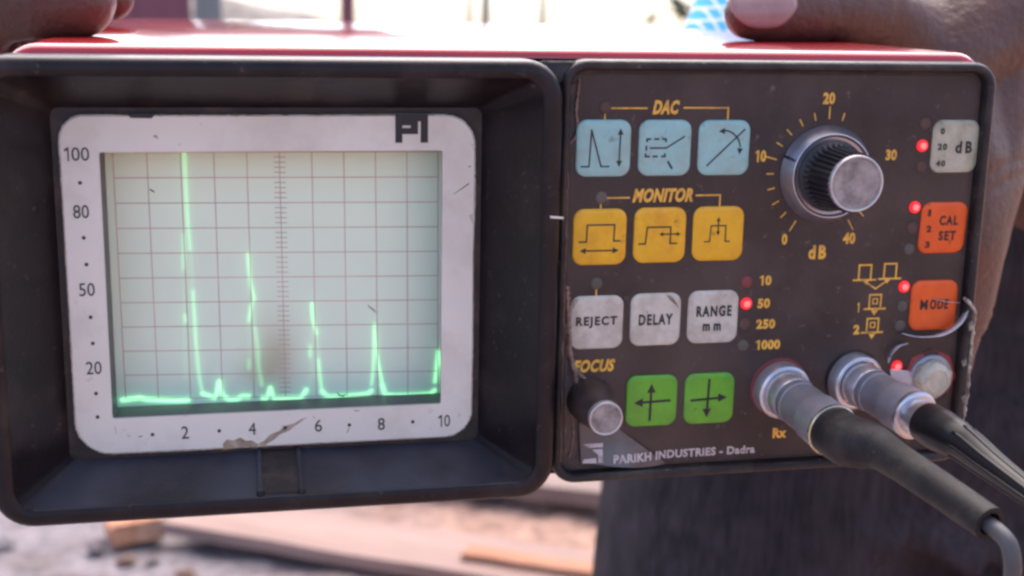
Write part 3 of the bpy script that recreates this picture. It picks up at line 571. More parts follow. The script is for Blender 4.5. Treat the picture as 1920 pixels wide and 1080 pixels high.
M_frag = mat('broken_edge', (.40, .33, .27), .7, var=.5, vscale=350, col2=(.08, .06, .06), mix=.9, mscale=300, bump=.6, bscale=700, thresh=(.45, .6))
wornline([(67.4, -3.0, -18.0), (69.5, -3.4, -20.0), (71.4, -3.6, -22.6)], .5, M_frag, 'broken_edge', dev)
wornline([(71.5, -3.3, -22.4), (71.2, -3.2, -31), (71.4, -3.2, -41), (71.2, -3.2, -52), (70.8, -3.1, -59)], .42, M_frag, 'broken_edge', dev)
for k in range(3):
    z = -26 - 11.3 * k; x = 69.4 + RNG.normal(0, .5)
    MB().add(*slab([(x - .8, z), (x + .5, z + RNG.uniform(.4, 1.4)), (x + .9, z - 1), (x - .1, z - RNG.uniform(1, 2.4))], -3.5, -3.1)).build('flake', M_frag, panel)

# ------------------------------------------------------------------ probe cables plugged into the sockets
def place(base, ax, hh): return Vector(base) + Vector(ax).normalized() * hh
ca = empty('probe_cable', 'thick grey rubber-sleeved cable plugged into the socket marked Rx', 'cable', DEV)
MB().add(*lathe(place(RXB, AX1, 2.6), AX1, [(5.6, 0), (6.6, .4), (6.8, 1), (6.8, 6.4), (6.5, 7)], 40)).build('coupling_ring', M_socket, ca, True, ang=35)
MB().add(*lathe(place(RXB, AX1, 9.4), AX1, [(6.3, 0), (6.5, .4), (6.5, 2.6), (6.2, 2.8), (6.2, 3.3), (6.5, 3.5), (6.5, 11.6), (6.9, 12.2), (7.0, 12.6), (7.0, 21)], 40)).build('plug_body', M_plug, ca, True, ang=35)
MB().add(*lathe(place(RXB, AX1, 30.0), AX1, [(7.0, 0), (7.35, .3), (7.35, 1.1), (7.0, 1.4)], 40)).build('plug_ring', M_brass, ca, True, ang=35)
e0 = place(RXB, AX1, 30.9)
pth = catmull([e0, e0 + Vector((1.2, -7, -.5)), (20.0, -45.5, -46.6), (22.4, -54, -47.6), (25.6, -68, -49.4), (29.0, -86, -51.6)], 8)
def ip(x, tab):
    return float(np.interp(x, [a for a, _ in tab], [b for _, b in tab]))
rad = [ip(-p.y, [(30, 6.9), (38, 7.0), (43, 6.4), (49, 5.0), (54, 4.7), (70, 4.4), (87, 4.25)]) * (1 + RNG.normal(0, .006)) for p in pth]
# sleeve with an open cut end
tv, tf_ = tube(pth, rad, 28, False)
n0 = len(tv); lastn = 28
inn, f2 = tube(list(reversed(pth))[:10], [r_ * .68 for r_ in list(reversed(rad))[:10]], 28, False)
sl_ = MB().add(tv, tf_); k0 = len(sl_.v); sl_.add(inn, f2)
eA = [(len(pth) - 1) * 28 + i for i in range(28)]; eB = [k0 + i for i in range(28)]
# match the closest vertex so that the rim joins cleanly
off = min(range(28), key=lambda s: (Vector(sl_.v[eA[0]]) - Vector(sl_.v[eB[s]])).length)
dirn = 1 if (Vector(sl_.v[eA[1]]) - Vector(sl_.v[eB[(off + 1) % 28]])).length < (Vector(sl_.v[eA[1]]) - Vector(sl_.v[eB[(off - 1) % 28]])).length else -1
for i in range(28): sl_.f.append((eA[i], eA[(i + 1) % 28], eB[(off + dirn * (i + 1)) % 28], eB[(off + dirn * i) % 28]))
sl_.build('rubber_sleeve', M_rubber, ca, True, ang=60)
cp = catmull([(26.6, -72, -50.0), (28.6, -83, -51.6), (30.6, -90, -53.6), (31.2, -92.5, -57.5), (31.9, -92.5, -64), (32.6, -92, -80), (33, -88, -120), (30, -70, -260), (26, -20, -480)], 8)
MB().add(*tube(cp, 2.0, 18)).build('cord', M_cord, ca, True)

cb = empty('probe_cable', 'thin cable with a glossy black ribbed boot in the outer right socket', 'cable', DEV)
MB().add(*lathe(place(TXB, AX2, 2.6), AX2, [(5.6, 0), (6.4, .4), (6.5, 1), (6.5, 6.4), (6.2, 7)], 40)).build('coupling_ring', M_socket, cb, True, ang=35)
MB().add(*lathe(place(TXB, AX2, 9.4), AX2, [(6.0, 0), (6.2, .4), (6.2, 2.6), (5.9, 2.8), (5.9, 3.3), (6.2, 3.5), (6.2, 10.6), (6.6, 11.2), (6.7, 11.8), (6.7, 19)], 40)).build('plug_body', M_plug, cb, True, ang=35)
MB().add(*lathe(place(TXB, AX2, 28.2), AX2, [(6.6, 0), (6.9, .4), (6.9, 1.6), (6.4, 2.0), (5.6, 2.1)], 40)).build('plug_ring', M_silver, cb, True, ang=35)
MB().add(*lathe(place(TXB, AX2, 29.8), AX2, [(5.3, 0), (5.3, 5.5)], 40)).build('plug_neck', M_silver, cb, True, ang=35)
b0 = place(TXB, AX2, 34.6)
bp = catmull([b0, b0 + Vector((.8, -6, -.5)), (43.0, -50, -45.6), (43.8, -62, -47.2), (45.6, -80, -49.6)], 8)
br = [ip(-p.y, [(34, 5.6), (40, 5.9), (46, 5.4), (50, 4.6), (64, 3.6), (80, 2.7)]) for p in bp]
MB().add(*tube(bp, br, 28)).build('strain_boot', M_boot, cb, True, ang=60)
boot = cb.children[-1]
for a in range(0, 360, 45):                      # lengthwise ribs on the boot
    rp = []
    for k, p in enumerate(bp):
        if -p.y < 48: continue
        t_ = (bp[min(k + 1, len(bp) - 1)] - bp[max(k - 1, 0)]).normalized(); _, u_, w_ = frame_of(t_)
        rp.append(p + (u_ * math.cos(R(a)) + w_ * math.sin(R(a))) * br[k])
    MB().add(*tube([p - (p - bp[-len(rp) + i]).normalized() * .25 for i, p in enumerate(rp)], .6, 8)).build('rib', M_boot, boot, True)
cp2 = catmull([(45.0, -74, -48.8), (46.0, -84, -50.3), (48.5, -96, -56), (51, -100, -70), (54, -96, -110), (56, -70, -260), (60, -20, -480)], 8)
MB().add(*tube(cp2, 2.0, 18)).build('cord', M_cord, cb, True)

# ------------------------------------------------------------------ the person holding it
def capsule_chain(mb, chain):
    for (p, r0), (q, r1) in zip(chain[:-1], chain[1:]):
        p, q = Vector(p), Vector(q); ax = (q - p); L = ax.length
        if L < 1e-6: continue
        pr = []
        for k in range(6): a = -math.pi / 2 + math.pi / 2 * k / 5; pr.append((max(r0 * math.cos(a), 1e-4), r0 * math.sin(a)))
        for k in range(6): a = math.pi / 2 * k / 5; pr.append((max(r1 * math.cos(a), 1e-4), L + r1 * math.sin(a)))
        mb.add(*lathe(p, ax, pr, 20))
def fuse(name, mb, voxel, m, parent, iters=6, fac=.5):
    o = meshobj('tmp', mb.v, mb.f, None, None, k=1)
    r = o.modifiers.new('r', 'REMESH'); r.mode = 'VOXEL'; r.voxel_size = voxel
    s = o.modifiers.new('s', 'SMOOTH'); s.iterations = iters; s.factor = fac
    dg = bpy.context.evaluated_depsgraph_get(); dg.update()
    me = bpy.data.meshes.new_from_object(o.evaluated_get(dg)); me.name = name
    bpy.data.objects.remove(o)
    me.materials.clear(); me.materials.append(m)
    for p in me.polygons: p.use_smooth = True
    return link(bpy.data.objects.new(name, me), parent)
def H(pts): return [(D(*p), r * .001) for p, r in pts]
per = empty('person', 'person in dark jeans and a blue checked shirt gripping the instrument with both hands', 'person', Matrix.Translation((.37, .58, 0)))
PI_ = per.matrix_world.inverted()
body = MB()
# hand on the right side of the case: thumb lying on top, fingers under the base
TH = [((28.4, 78, 61.3), 8.9), ((36, 79, 61.6), 9.9), ((52, 83, 62.2), 10.6), ((62, 86, 62.6), 11.0), ((82, 94, 61), 14), ((106, 108, 46), 24)]
capsule_chain(body, H(TH))
for ch in ([((106, 108, 46), 24), ((112, 100, 10), 27), ((113, 96, -18), 26), ((114, 92, -42), 21), ((113, 87, -62), 14), ((100, 87, -78), 10), ((74, 90, -80), 9), ((48, 93, -78.5), 8)],
           [((112, 112, 10), 27), ((115, 122, -35), 17), ((114, 116, -64), 12), ((98, 115, -80), 9.8), ((70, 116, -80.5), 9.2), ((42, 118, -79), 8.2)],
           [((112, 140, 5), 25), ((114, 148, -35), 15), ((112, 142, -64), 11), ((94, 140, -80), 9.4), ((68, 141, -80), 8.8), ((44, 142, -78.5), 7.8)],
           [((112, 160, 8), 23), ((113, 170, -30), 13), ((110, 164, -62), 10), ((92, 163, -79), 8.2), ((70, 163, -79), 7.8), ((52, 163, -78), 7)],
           [((106, 108, 46), 24), ((112, 150, 22), 27), ((112, 160, 8), 23)],
           [((106, 108, 44), 26), ((140, 122, 58), 30), ((172, 148, 50), 30)], [((112, 150, 22), 26), ((172, 148, 50), 29)], [((113, 96, -18), 26), ((140, 122, 40), 28)]):
    capsule_chain(body, H(ch))
capsule_chain(body, [(D(172, 148, 50), .030), (Vector((.30, .24, 1.16)), .038), (Vector((.43, .34, 1.12)), .046), (Vector((.57, .50, 1.36)), .055)])
# hand on the left side: thumb on top, index finger behind it, forearm passing under the case
TL = [((-183.2, 55, 62.6), 11.3), ((-192, 56, 63.4), 12.1), ((-207, 60, 62.4), 12.8), ((-224, 70, 51), 16), ((-234, 100, 20), 20)]
capsule_chain(body, H(TL))
for ch in ([((-234, 100, 20), 20), ((-232, 138, 30), 13), ((-222, 142, 58), 9.5), ((-207, 146, 66), 8.8), ((-188, 148, 62.5), 8), ((-181, 148, 62), 7.6)],
           [((-234, 120, 12), 20), ((-232, 164, 30), 12), ((-220, 168, 62), 9.2), ((-204, 170, 66), 8.6), ((-188, 172, 62), 8)],
           [((-234, 130, 5), 20), ((-231, 188, 26), 11), ((-220, 192, 60), 8.6), ((-206, 194, 64), 8.2), ((-192, 195, 61.5), 7.6)],
           [((-234, 130, 0), 19), ((-230, 206, 16), 10), ((-220, 212, 50), 7.8), ((-210, 214, 61), 7.4)],
           [((-234, 100, 20), 20), ((-236, 118, -20), 22), ((-236, 140, -62), 24), ((-225, 160, -100), 26)], [((-234, 130, 0), 19), ((-236, 140, -62), 24)]):
    capsule_chain(body, H(ch))
capsule_chain(body, [(D(-225, 160, -100), .026), (Vector((-.10, .25, 1.035)), .034), (Vector((.09, .365, 1.02)), .044), (Vector((.27, .47, 1.36)), .052)])
capsule_chain(body, [(Vector((.27, .50, 1.36)), .055), (Vector((.42, .53, 1.40)), .07), (Vector((.57, .50, 1.36)), .055)])
capsule_chain(body, [(Vector((.42, .55, 1.38)), .09), (Vector((.38, .56, .98)), .09)])
capsule_chain(body, [(Vector((.42, .54, 1.40)), .06), (Vector((.42, .52, 1.52)), .055)])
for mbv in (body,): mbv.v = [tuple(PI_ @ Vector(v)) for v in mbv.v]
bo_ = fuse('body', body, .0017, M_skin, per, 6, .5)
me = bo_.data; nv = len(me.vertices); co = np.empty(nv * 3); me.vertices.foreach_get('co', co); co = co.reshape(-1, 3)
no = np.empty(nv * 3); me.vertices.foreach_get('normal', no); no = no.reshape(-1, 3)
inv = (DEV.inverted() @ per.matrix_world); A_ = np.array(inv)[:3, :3]; T_ = np.array(inv)[:3, 3]
q = (co @ A_.T + T_) * 1000; dsp = np.zeros(nv)
near = (q[:, 0] > 25) & (q[:, 0] < 100) & (q[:, 2] > 49) & (q[:, 1] < 112)
for c, a, w in ((56.5, .45, 1.1), (60, .7, 1.3), (63.5, .5, 1.2), (67.5, .3, 1.4), (50.5, .25, 1.0), (84, .4, 2.0)):
    wob = c + .35 * np.sin(q[:, 2] * .5 + c) + .06 * (q[:, 1] - 80); dsp -= near * a * np.exp(-((q[:, 0] - wob) / w) ** 2)
for k in range(26):                                # loose skin folds over the web and the index finger side
    d = RNG.normal(0, 1, 3); d /= np.linalg.norm(d); f = RNG.uniform(.12, .45); dsp += ((q[:, 0] > 80) & (q[:, 0] < 175)) * .07 / f ** .6 * .35 * np.sin(f * (q @ d) + RNG.uniform(0, 6))
for z0 in (-46, -50, -55, 2, 8): dsp -= ((q[:, 0] > 95) & (q[:, 1] < 130)) * .55 * np.exp(-((q[:, 2] - z0 - .15 * (q[:, 0] - 120) - .8 * np.sin(q[:, 0] * .2)) / 1.3) ** 2)
co = co + no * dsp[:, None] * .001; me.vertices.foreach_set('co', co.ravel()); me.update()
# nails
def nail(chain, a0, a1, x0, x1, lift, name='fingernail', zc=0):
    v = []; f = []; na, nx = 14, 12
    pts = [(Vector(p), r) for p, r in chain]
    for i in range(nx + 1):
        t_ = i / nx; x = x0 + (x1 - x0) * t_
        # locate along the chain by X
        for (p, r0), (q, r1) in zip(pts[:-1], pts[1:]):
            lo_, hi_ = sorted((p.x, q.x))
            if lo_ <= x <= hi_ or (p, r0) == pts[0] and (x - p.x) * (q.x - p.x) < 0: break
        k = (x - p.x) / (q.x - p.x); c = p + (q - p) * k; r = r0 + (r1 - r0) * max(k, 0)
        if k < 0: r = r0 * .985 
        e = abs(2 * t_ - 1) ** 2.6; w = (1 - .72 * e)
        am = (a0 + a1) / 2; ah = (a1 - a0) / 2 * w
        for j in range(na + 1):
            a = R(am + ah * (2 * j / na - 1)); v.append(PI_ @ D(c.x, c.y - (r + lift) * math.cos(a), c.z + (r + lift) * math.sin(a)))
    for i in range(nx):
        for j in range(na):
            q_ = i * (na + 1) + j; f.append((q_, q_ + 1, q_ + na + 2, q_ + na + 1))
    o = meshobj(name, v, f, M_nail, per, True, k=1)
    sm_ = o.modifiers.new('solid', 'SOLIDIFY'); sm_.thickness = .0007; sm_.offset = 0
    return o
nail(TH, -30, 84, 17.9, 41.5, .12)
nail(TL, 60, 160, -196, -178, .1)

# jeans: woven denim
M_jeans = mat('denim', (.024, .019, .024), .8, var=.3, vscale=60, col2=(.052, .041, .050), mix=.7, mscale=9, thresh=(.42, .7), spec=.2)
t = M_jeans.node_tree; N = t.nodes.new; LK = t.links.new; b = t.nodes['Principled BSDF']
tc = N('ShaderNodeTexCoord'); mp = N('ShaderNodeMapping'); mp.inputs['Scale'].default_value = (420, 420, 26); LK(tc.outputs['Object'], mp.inputs[0])
nn = N('ShaderNodeTexNoise'); nn.inputs['Scale'].default_value = 1; nn.inputs['Detail'].default_value = 3; LK(mp.outputs[0], nn.inputs['Vector'])
old = b.inputs['Base Color'].links[0].from_socket
mx = N('ShaderNodeMix'); mx.data_type = 'RGBA'; mx.blend_type = 'MULTIPLY'; mx.inputs[0].default_value = 1
mr = N('ShaderNodeMapRange'); mr.inputs[1].default_value = .3; mr.inputs[2].default_value = .7; mr.inputs[3].default_value = .55; mr.inputs[4].default_value = 1.5
LK(nn.outputs[0], mr.inputs[0]); LK(old, mx.inputs[6]); LK(mr.outputs[0], mx.inputs[7]); LK(mx.outputs[2], b.inputs['Base Color'])
bpn = N('ShaderNodeBump'); bpn.inputs['Strength'].default_value = .5; bpn.inputs['Distance'].default_value = .002; LK(nn.outputs[0], bpn.inputs['Height']); LK(bpn.outputs[0], b.inputs['Normal'])
jb = MB()
capsule_chain(jb, [((.275, .585, 1.05), .122), ((.475, .585, 1.05), .122)]); capsule_chain(jb, [((.275, .59, .99), .128), ((.475, .59, .99), .128)]); capsule_chain(jb, [((.262, .585, .92), .132), ((.485, .585, .92), .132)])
for x in (.255, .50):
    capsule_chain(jb, [((x + (.01 if x < .3 else -.01), .58, .92), .130), ((x - .01, .57, .78), .125), ((x, .55, .48), .08), ((x, .60, .10), .065)])
for k in range(7):                                # folds fanning from the hip
    a = k * .05; capsule_chain(jb, [((.20 + a, .475, .93 - .012 * k), .012), ((.30 + a * 1.3, .452, .86 - .02 * k), .009)])
jb.v = [tuple(PI_ @ Vector(v)) for v in jb.v]
fuse('jeans', jb, .006, M_jeans, per, 8)
M_shoe = mat('shoe_leather', (.04, .025, .02), .5)
for x in (.255, .50):
    q = MB(); capsule_chain(q, [((x, .62, .055), .05), ((x, .52, .05), .045), ((x, .42, .04), .036)]); q.v = [tuple(PI_ @ Vector(v)) for v in q.v]
    fuse('shoe', q, .006, M_shoe, per)
# checked shirt
M_shirt = bpy.data.materials.new('checked_cotton'); M_shirt.use_nodes = True; t = M_shirt.node_tree; N = t.nodes.new; LK = t.links.new; b = t.nodes['Principled BSDF']
tc = N('ShaderNodeTexCoord'); mp = N('ShaderNodeMapping'); mp.inputs['Rotation'].default_value = (0, R(4), 0); LK(tc.outputs['Object'], mp.inputs[0])
sx = N('ShaderNodeSeparateXYZ'); LK(mp.outputs[0], sx.inputs[0])
def stripe(out, period, duty):
    a = N('ShaderNodeMath'); a.operation = 'DIVIDE'; a.inputs[1].default_value = period; LK(out, a.inputs[0])
    f_ = N('ShaderNodeMath'); f_.operation = 'FRACT'; LK(a.outputs[0], f_.inputs[0])
    g_ = N('ShaderNodeMath'); g_.operation = 'LESS_THAN'; g_.inputs[1].default_value = duty; LK(f_.outputs[0], g_.inputs[0]); return g_.outputs[0]
mxx = N('ShaderNodeMath'); mxx.operation = 'MAXIMUM'; LK(stripe(sx.outputs[0], .0046, .22), mxx.inputs[0]); LK(stripe(sx.outputs[2], .0072, .2), mxx.inputs[1])
mx = N('ShaderNodeMix'); mx.data_type = 'RGBA'; mx.inputs[6].default_value = (.06, .42, .62, 1); mx.inputs[7].default_value = (.75, .76, .85, 1)
LK(mxx.outputs[0], mx.inputs[0]); LK(mx.outputs[2], b.inputs['Base Color']); b.inputs['Roughness'].default_value = .85
sb = MB()
capsule_chain(sb, [((.28, .475, 1.36), .075), ((.215, .435, 1.24), .068), ((.175, .41, 1.17), .064)])
capsule_chain(sb, [((.57, .50, 1.36), .075), ((.50, .42, 1.24), .070)])
for x in (.31, .40, .49): capsule_chain(sb, [((.42 + (x - .40) * 1.1, .545, 1.36), .095), ((x, .56, 1.22), .125), ((x - .01, .575, 1.17), .12)])
sb.v = [tuple(PI_ @ Vector(v)) for v in sb.v]
fuse('shirt', sb, .006, M_shirt, per)

# ------------------------------------------------------------------ ground, planks, brick, stones
def gmat(name, c1, c2, c3, s1=6, s2=35, bump=.4):
    M = bpy.data.materials.new(name); M.use_nodes = True; t = M.node_tree; N = t.nodes.new; LK = t.links.new; b = t.nodes['Principled BSDF']
    tc = N('ShaderNodeTexCoord'); a = N('ShaderNodeTexNoise'); a.inputs['Scale'].default_value = s1; a.inputs['Detail'].default_value = 8; LK(tc.outputs['Object'], a.inputs['Vector'])
    r = N('ShaderNodeValToRGB'); r.color_ramp.elements[0].position = .32; r.color_ramp.elements[0].color = (*c1, 1); r.color_ramp.elements[1].position = .68; r.color_ramp.elements[1].color = (*c3, 1)
    e = r.color_ramp.elements.new(.5); e.color = (*c2, 1); LK(a.outputs[0], r.inputs[0])
    a2 = N('ShaderNodeTexNoise'); a2.inputs['Scale'].default_value = s2; a2.inputs['Detail'].default_value = 6; LK(tc.outputs['Object'], a2.inputs['Vector'])
    mr = N('ShaderNodeMapRange'); mr.inputs[1].default_value = .3; mr.inputs[2].default_value = .7; mr.inputs[3].default_value = .6; mr.inputs[4].default_value = 1.3; LK(a2.outputs[0], mr.inputs[0])
    mx = N('ShaderNodeMix'); mx.data_type = 'RGBA'; mx.blend_type = 'MULTIPLY'; mx.inputs[0].default_value = 1; LK(r.outputs[0], mx.inputs[6]); LK(mr.outputs[0], mx.inputs[7]); LK(mx.outputs[2], b.inputs['Base Color'])
    b.inputs['Roughness'].default_value = .9
    bp_ = N('ShaderNodeBump'); bp_.inputs['Strength'].default_value = bump; bp_.inputs['Distance'].default_value = .02; LK(a2.outputs[0], bp_.inputs['Height']); LK(bp_.outputs[0], b.inputs['Normal'])
    return M
M_dirt = gmat('dirt', (.15, .12, .12), (.20, .17, .185), (.25, .215, .23), bump=.2)
t = M_dirt.node_tree; N = t.nodes.new; LK = t.links.new; b = t.nodes['Principled BSDF']
tc = N('ShaderNodeTexCoord'); g1 = N('ShaderNodeTexNoise'); g1.inputs['Scale'].default_value = 1.1; g1.inputs['Detail'].default_value = 3; LK(tc.outputs['Object'], g1.inputs['Vector'])
gx_ = N('ShaderNodeSeparateXYZ'); LK(tc.outputs['Object'], gx_.inputs[0])
ga = N('ShaderNodeMath'); ga.operation = 'MULTIPLY_ADD'; ga.inputs[1].default_value = .55; LK(gx_.outputs[0], ga.inputs[0]); LK(g1.outputs[0], ga.inputs[2])
gm = N('ShaderNodeMapRange'); gm.inputs[1].default_value = .30; gm.inputs[2].default_value = .75; LK(ga.outputs[0], gm.inputs[0])
gx2 = N('ShaderNodeMix'); gx2.data_type = 'RGBA'; gx2.blend_type = 'MULTIPLY'; gx2.inputs[7].default_value = (1.6, 1.12, .80, 1); LK(gm.outputs[0], gx2.inputs[0]); LK(b.inputs['Base Color'].links[0].from_socket, gx2.inputs[6]); LK(gx2.outputs[2], b.inputs['Base Color'])
M_earth = gmat('earth', (.16, .14, .13), (.22, .19, .18), (.30, .27, .25), 2, 14)
gv = []; gf = []
gx = np.concatenate([[-200, -60, -20, -8], np.linspace(-3, 4, 90), [8, 20, 60, 200]]); gy = np.concatenate([[-40, -8, -2], np.linspace(.5, 6, 80), [9, 16, 40, 120, 300]])
for y in gy:
    for x in gx:
        w = 1 if (-3 <= x <= 4 and .5 <= y <= 6) else 0
        gv.append((x, y, w * (.018 * math.sin(3.1 * x + 1.7 * y) * math.sin(2.3 * y - x) + RNG.normal(0, .006)) - .015))
nx_ = len(gx)
for j in range(len(gy) - 1):
    for i in range(nx_ - 1): gf.append((j * nx_ + i, j * nx_ + i + 1, (j + 1) * nx_ + i + 1, (j + 1) * nx_ + i))
tag(meshobj('ground', gv, gf, M_dirt, None, True, k=1), kind='structure')
def woodmat(name, c1, c2):
    M = mat(name, c1, .75, var=.25, vscale=40, col2=c2, mix=.8, mscale=6, thresh=(.4, .65)); t = M.node_tree
    for n in t.nodes:
        if n.type == 'TEX_NOISE':
            mp = t.nodes.new('ShaderNodeMapping'); mp.inputs['Scale'].default_value = (.12, 1, 1); src = n.inputs['Vector'].links[0].from_socket
            t.links.new(src, mp.inputs[0]); t.links.new(mp.outputs[0], n.inputs['Vector'])
    return M
M_w1 = woodmat('pale_wood', (.33, .21, .18), (.22, .135, .115)); M_w2 = woodmat('weathered_wood', (.25, .17, .145), (.15, .10, .09)); M_w3 = woodmat('orange_wood', (.38, .15, .075), (.29, .14, .09))
def plank(cx, cy, z, L, w, th, ang, m, label, tilt=0):
    q = MB(); n = 14
    for k in range(n + 1):
        x = -L / 2 + L * k / n; dy = RNG.normal(0, .0015); dz = .001 * math.sin(k * .9)
        q.v += [(x, -w / 2 + dy, dz), (x, w / 2 + dy, dz), (x, w / 2 + dy, dz + th), (x, -w / 2 + dy, dz + th)]
    for k in range(n):
        a = k * 4
        for i in range(4): q.f.append((a + i, a + (i + 1) % 4, a + 4 + (i + 1) % 4, a + 4 + i))
    q.f += [(0, 1, 2, 3), (n * 4, n * 4 + 1, n * 4 + 2, n * 4 + 3)]
    o = q.build('plank', m, None, k=1); o.location = (cx, cy, z); o.rotation_euler = (0, tilt, R(ang)); return tag(o, label, 'plank', 'planks lying on the dirt')
A0 = math.degrees(math.atan2(-.47, .72))
dx_, dy_ = math.cos(R(A0)), math.sin(R(A0)); nx2, ny2 = -dy_, dx_
def off(x, y, d): return x + nx2 * d, y + ny2 * d
plank(*off(.25, 2.414, .11), .02, 1.42, .22, .03, A0, M_w1, 'long pale pinkish plank lying nearest the camera below the screen')
plank(*off(.62, 2.56, .36), .02, 1.8, .17, .04, A0 + 3, M_w2, 'weathered grey tan plank lying just behind the pale one')
plank(.56, 2.325, .052, .5, .055, .015, A0 + 1, M_w3, 'short orange plank lying across the pale plank by the jeans')
plank(.75, 3.55, .01, 1.9, .16, .04, A0 + 14, M_w1, 'pale plank lying farthest back on the dirt', 0)
bk = MB().add(*loft([(rr(-.06, .06, 0, .045, .008, 3), -.05), (rr(-.066, .066, -.004, .048, .01, 3), -.042), (rr(-.066, .066, -.004, .048, .01, 3), .045), (rr(-.06, .06, 0, .045, .008, 3), .055)], True, True))
bk.v = [(x + RNG.normal(0, .003), y + RNG.normal(0, .003), z + RNG.normal(0, .003)) for x, y, z in bk.v]
M_brick = mat('brick_clay', (.46, .21, .12), .85, var=.25, vscale=50, col2=(.50, .36, .26), mix=.8, mscale=14, bump=.6, bscale=120)
o = bk.build('brick', M_brick, None, k=1); o.location = (-.41, 2.86, .0); o.rotation_euler = (0, R(-4), R(14)); tag(o, 'single orange brick lying on the grey dirt below the screen', 'brick')
def stone(x, y, s, label, m, grp='stones lying on the dirt'):
    bm = bmesh.new(); bmesh.ops.create_icosphere(bm, subdivisions=2, radius=.8)
    for v in bm.verts: v.co *= 1 + RNG.normal(0, .16); v.co.z *= .5
    me = bpy.data.meshes.new('stone'); bm.to_mesh(me); bm.free(); me.materials.append(m); o = link(bpy.data.objects.new('stone', me)); o.scale = (s, s * .8, s); o.location = (x, y, s * .25 - .01); o.rotation_euler = (0, 0, x * 9)
    return tag(o, label, 'stone', grp)
M_st1 = gmat('stone_dark', (.12, .09, .09), (.18, .14, .15), (.24, .2, .2), 20, 60); M_st2 = gmat('stone_pale', (.2, .17, .18), (.25, .22, .23), (.3, .26, .26), 20, 60)
M_st3 = gmat('stone_rust', (.16, .09, .07), (.22, .13, .10), (.28, .17, .12), 20, 60)
for x, y, s, l, m_ in [(-.50, 2.80, .035, 'dark stone lying just left of the orange brick', M_st1), (-.42, 2.70, .03, 'rust brown stone lying in front of the orange brick', M_st3), (-.36, 2.69, .022, 'small dark stone in front of the brick, nearer the plank', M_st1),
                       (-.62, 2.60, .045, 'pale stone at the lower left corner of the dirt', M_st2), (-.52, 2.58, .04, 'dark flat stone below the brick at the bottom edge', M_st1), (-.72, 2.85, .04, 'pale stone under the lower left corner of the hood', M_st2),
                       (-.28, 2.60, .03, 'rust brown stone lying near the end of the pale plank', M_st3), (.02, 2.47, .035, 'dark stone in front of the pale plank at the bottom edge', M_st1), (.52, 3.02, .05, 'dark stone behind the weathered plank', M_st1), (.80, 3.05, .05, 'pale stone behind the weathered plank, near the jeans', M_st2)]:
    stone(x, y, s, l, m_)

# ------------------------------------------------------------------ far background
def box(x0, x1, y0, y1, z0, z1):
    v = [(x, y, z) for z in (z0, z1) for x, y in ((x0, y0), (x1, y0), (x1, y1), (x0, y1))]
    return v, [(0, 1, 2, 3), (4, 5, 6, 7), (0, 1, 5, 4), (1, 2, 6, 5), (2, 3, 7, 6), (3, 0, 4, 7)]
M_maroon = mat('maroon_sheet', (.23, .075, .10), .6, var=.15, vscale=3); M_gpost = mat('grey_post', (.24, .25, .24), .7, var=.2, vscale=8); M_tin = mat('tin_roof', (.3, .28, .28), .5, .4)
shd = empty('shed', 'open shed with a maroon sheet wall and grey posts behind the left hand', 'shed', Matrix.Translation((-1.2, 6.2, 0)))
for k in range(8):
    x = 1.05 + k * .0 - .86 - k * .235 + .675; MB().add(*box(x - .232, x, -.02 + .012 * (k % 2), .02 + .012 * (k % 2), 0, 2.5)).build('wall_panel', M_maroon, shd, k=1)
MB().add(*box(.885, 1.01, -.06, .06, 0, 2.6)).build('post', M_gpost, shd, k=1)
MB().add(*box(1.575, 1.63, -.03, .03, 0, 2.6)).build('post', M_maroon, shd, k=1)
MB().add(*box(-1.1, -1.0, -.06, .06, 0, 2.6)).build('post', M_gpost, shd, k=1)
MB().add(*box(-1.3, 1.9, -.5, 1.9, 2.6, 2.66)).build('roof', M_tin, shd, k=1)
mv = []; mf = []
for j in range(25):
    for i in range(49):
        x = -4 + i * .26; y = 8 + j * .16; px_ = (x + 1.3) / 2.1; py_ = (y - 10) / 1.9
        zz = (1.54 - .185 * x) * max(0, 1 - py_ * py_) ** .6 * min(1, max(0, (x + 4) / 1.5)) + RNG.normal(0, .012); mv.append((x, y, zz - .06))
for j in range(24):
    for i in range(48): mf.append((j * 49 + i, j * 49 + i + 1, (j + 1) * 49 + i + 1, (j + 1) * 49 + i))
tag(meshobj('earth_mound', mv, mf, M_earth, None, True, k=1), kind='structure')
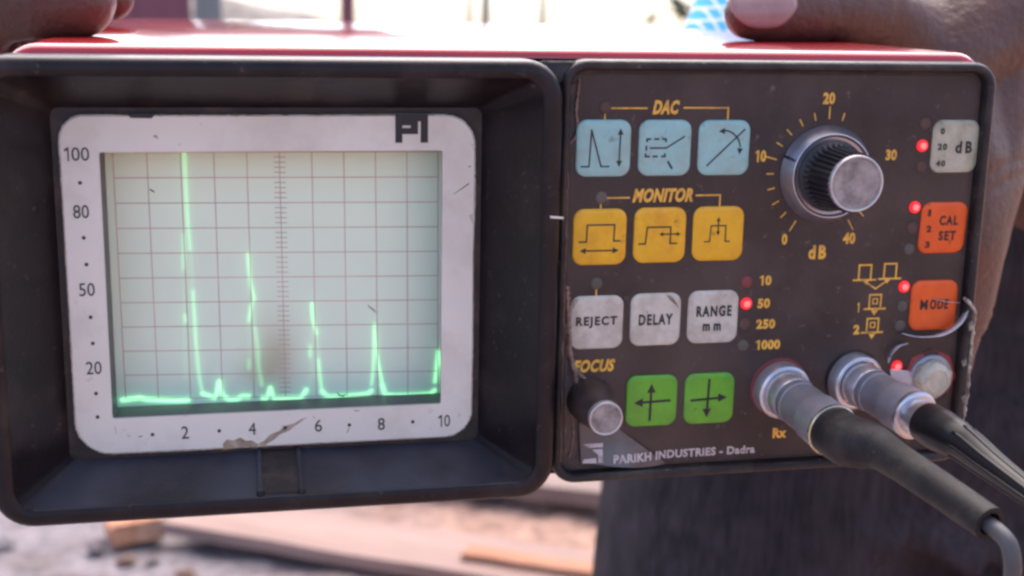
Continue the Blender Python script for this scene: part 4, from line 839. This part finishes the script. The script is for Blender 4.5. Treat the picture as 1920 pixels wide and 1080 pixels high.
for x, y, r_, lean, l in [(1.50, 9, .016, .10, 'thin leaning pole, leftmost of the three against the bright sky'), (1.635, 9.1, .03, .05, 'thicker dark pole in the middle of the three against the sky'), (2.10, 9.3, .02, .05, 'pale thin pole, rightmost of the three against the sky')]:
    o = MB().add(*tube([(0, 0, 0), (lean * .5, 0, 1.6), (lean, 0, 3.4)], [r_ * 1.1, r_, r_ * .8], 10)).add(*box(-.02 + lean * .6, .1 + lean * .6, -.01, .01, 2.2, 2.24)).build('pole', M_gpost, None, k=1, smooth=True)
    o.location = (x - lean * .45, y, 0); tag(o, l, 'pole', 'poles against the sky')
M_leaf = mat('leaf', (.11, .14, .08), .6, var=.3, vscale=5); M_bark = mat('bark', (.12, .09, .07), .8, var=.3, vscale=20)
def tree(x, y, hgt, crown, label, nleaf, seed, leafz=None):
    rg = np.random.default_rng(seed); e = empty('tree', label, 'tree', Matrix.Translation((x, y, 0)))
    q = MB().add(*tube([(0, 0, 0), (.05, .02, hgt * .4), (-.03, .05, hgt * .8), (.0, .05, hgt)], [.07, .055, .035, .01], 10))
    br_ = []
    for k in range(16):
        a = rg.uniform(0, 6.28); z0 = hgt * rg.uniform(.38, .9); L = crown * rg.uniform(.6, 1.0); end = (math.cos(a) * L, math.sin(a) * L, z0 + L * rg.uniform(-.25, .5)); br_.append(((0, 0, z0), end))
        q.add(*tube([(0, 0, z0), (end[0] * .5, end[1] * .5, z0 + .1), end], [.02, .013, .005], 6))
    q.build('trunk', M_bark, e, True, k=1)
    v = []; f = []
    for k in range(nleaf):
        s_, en = br_[k % len(br_)]; t_ = rg.uniform(.35, 1.05); c = np.array(s_) * (1 - t_) + np.array(en) * t_ + rg.normal(0, .11, 3)
        u = rg.normal(0, 1, 3); u /= np.linalg.norm(u); w = np.cross(u, rg.normal(0, 1, 3)); w /= np.linalg.norm(w); l = rg.uniform(.04, .075)
        n = len(v); v += [tuple(c - u * l), tuple(c + w * l * .4), tuple(c + u * l), tuple(c - w * l * .4)]; f.append((n, n + 1, n + 2, n + 3))
    return meshobj('crown', v, f, M_leaf, e, k=1)
tree(2.28, 5.2, 2.6, .55, 'small leafy tree standing beside the checked shirt', 1400, 5)
tree(-.7, 13.2, 5.2, 1.5, 'tall leafy tree beyond the earth mound, next to the shed', 3600, 8)
tree(1.09, 14.5, 5.6, 1.3, 'tall leafy tree beyond the earth mound, behind the right shed post', 3000, 9)
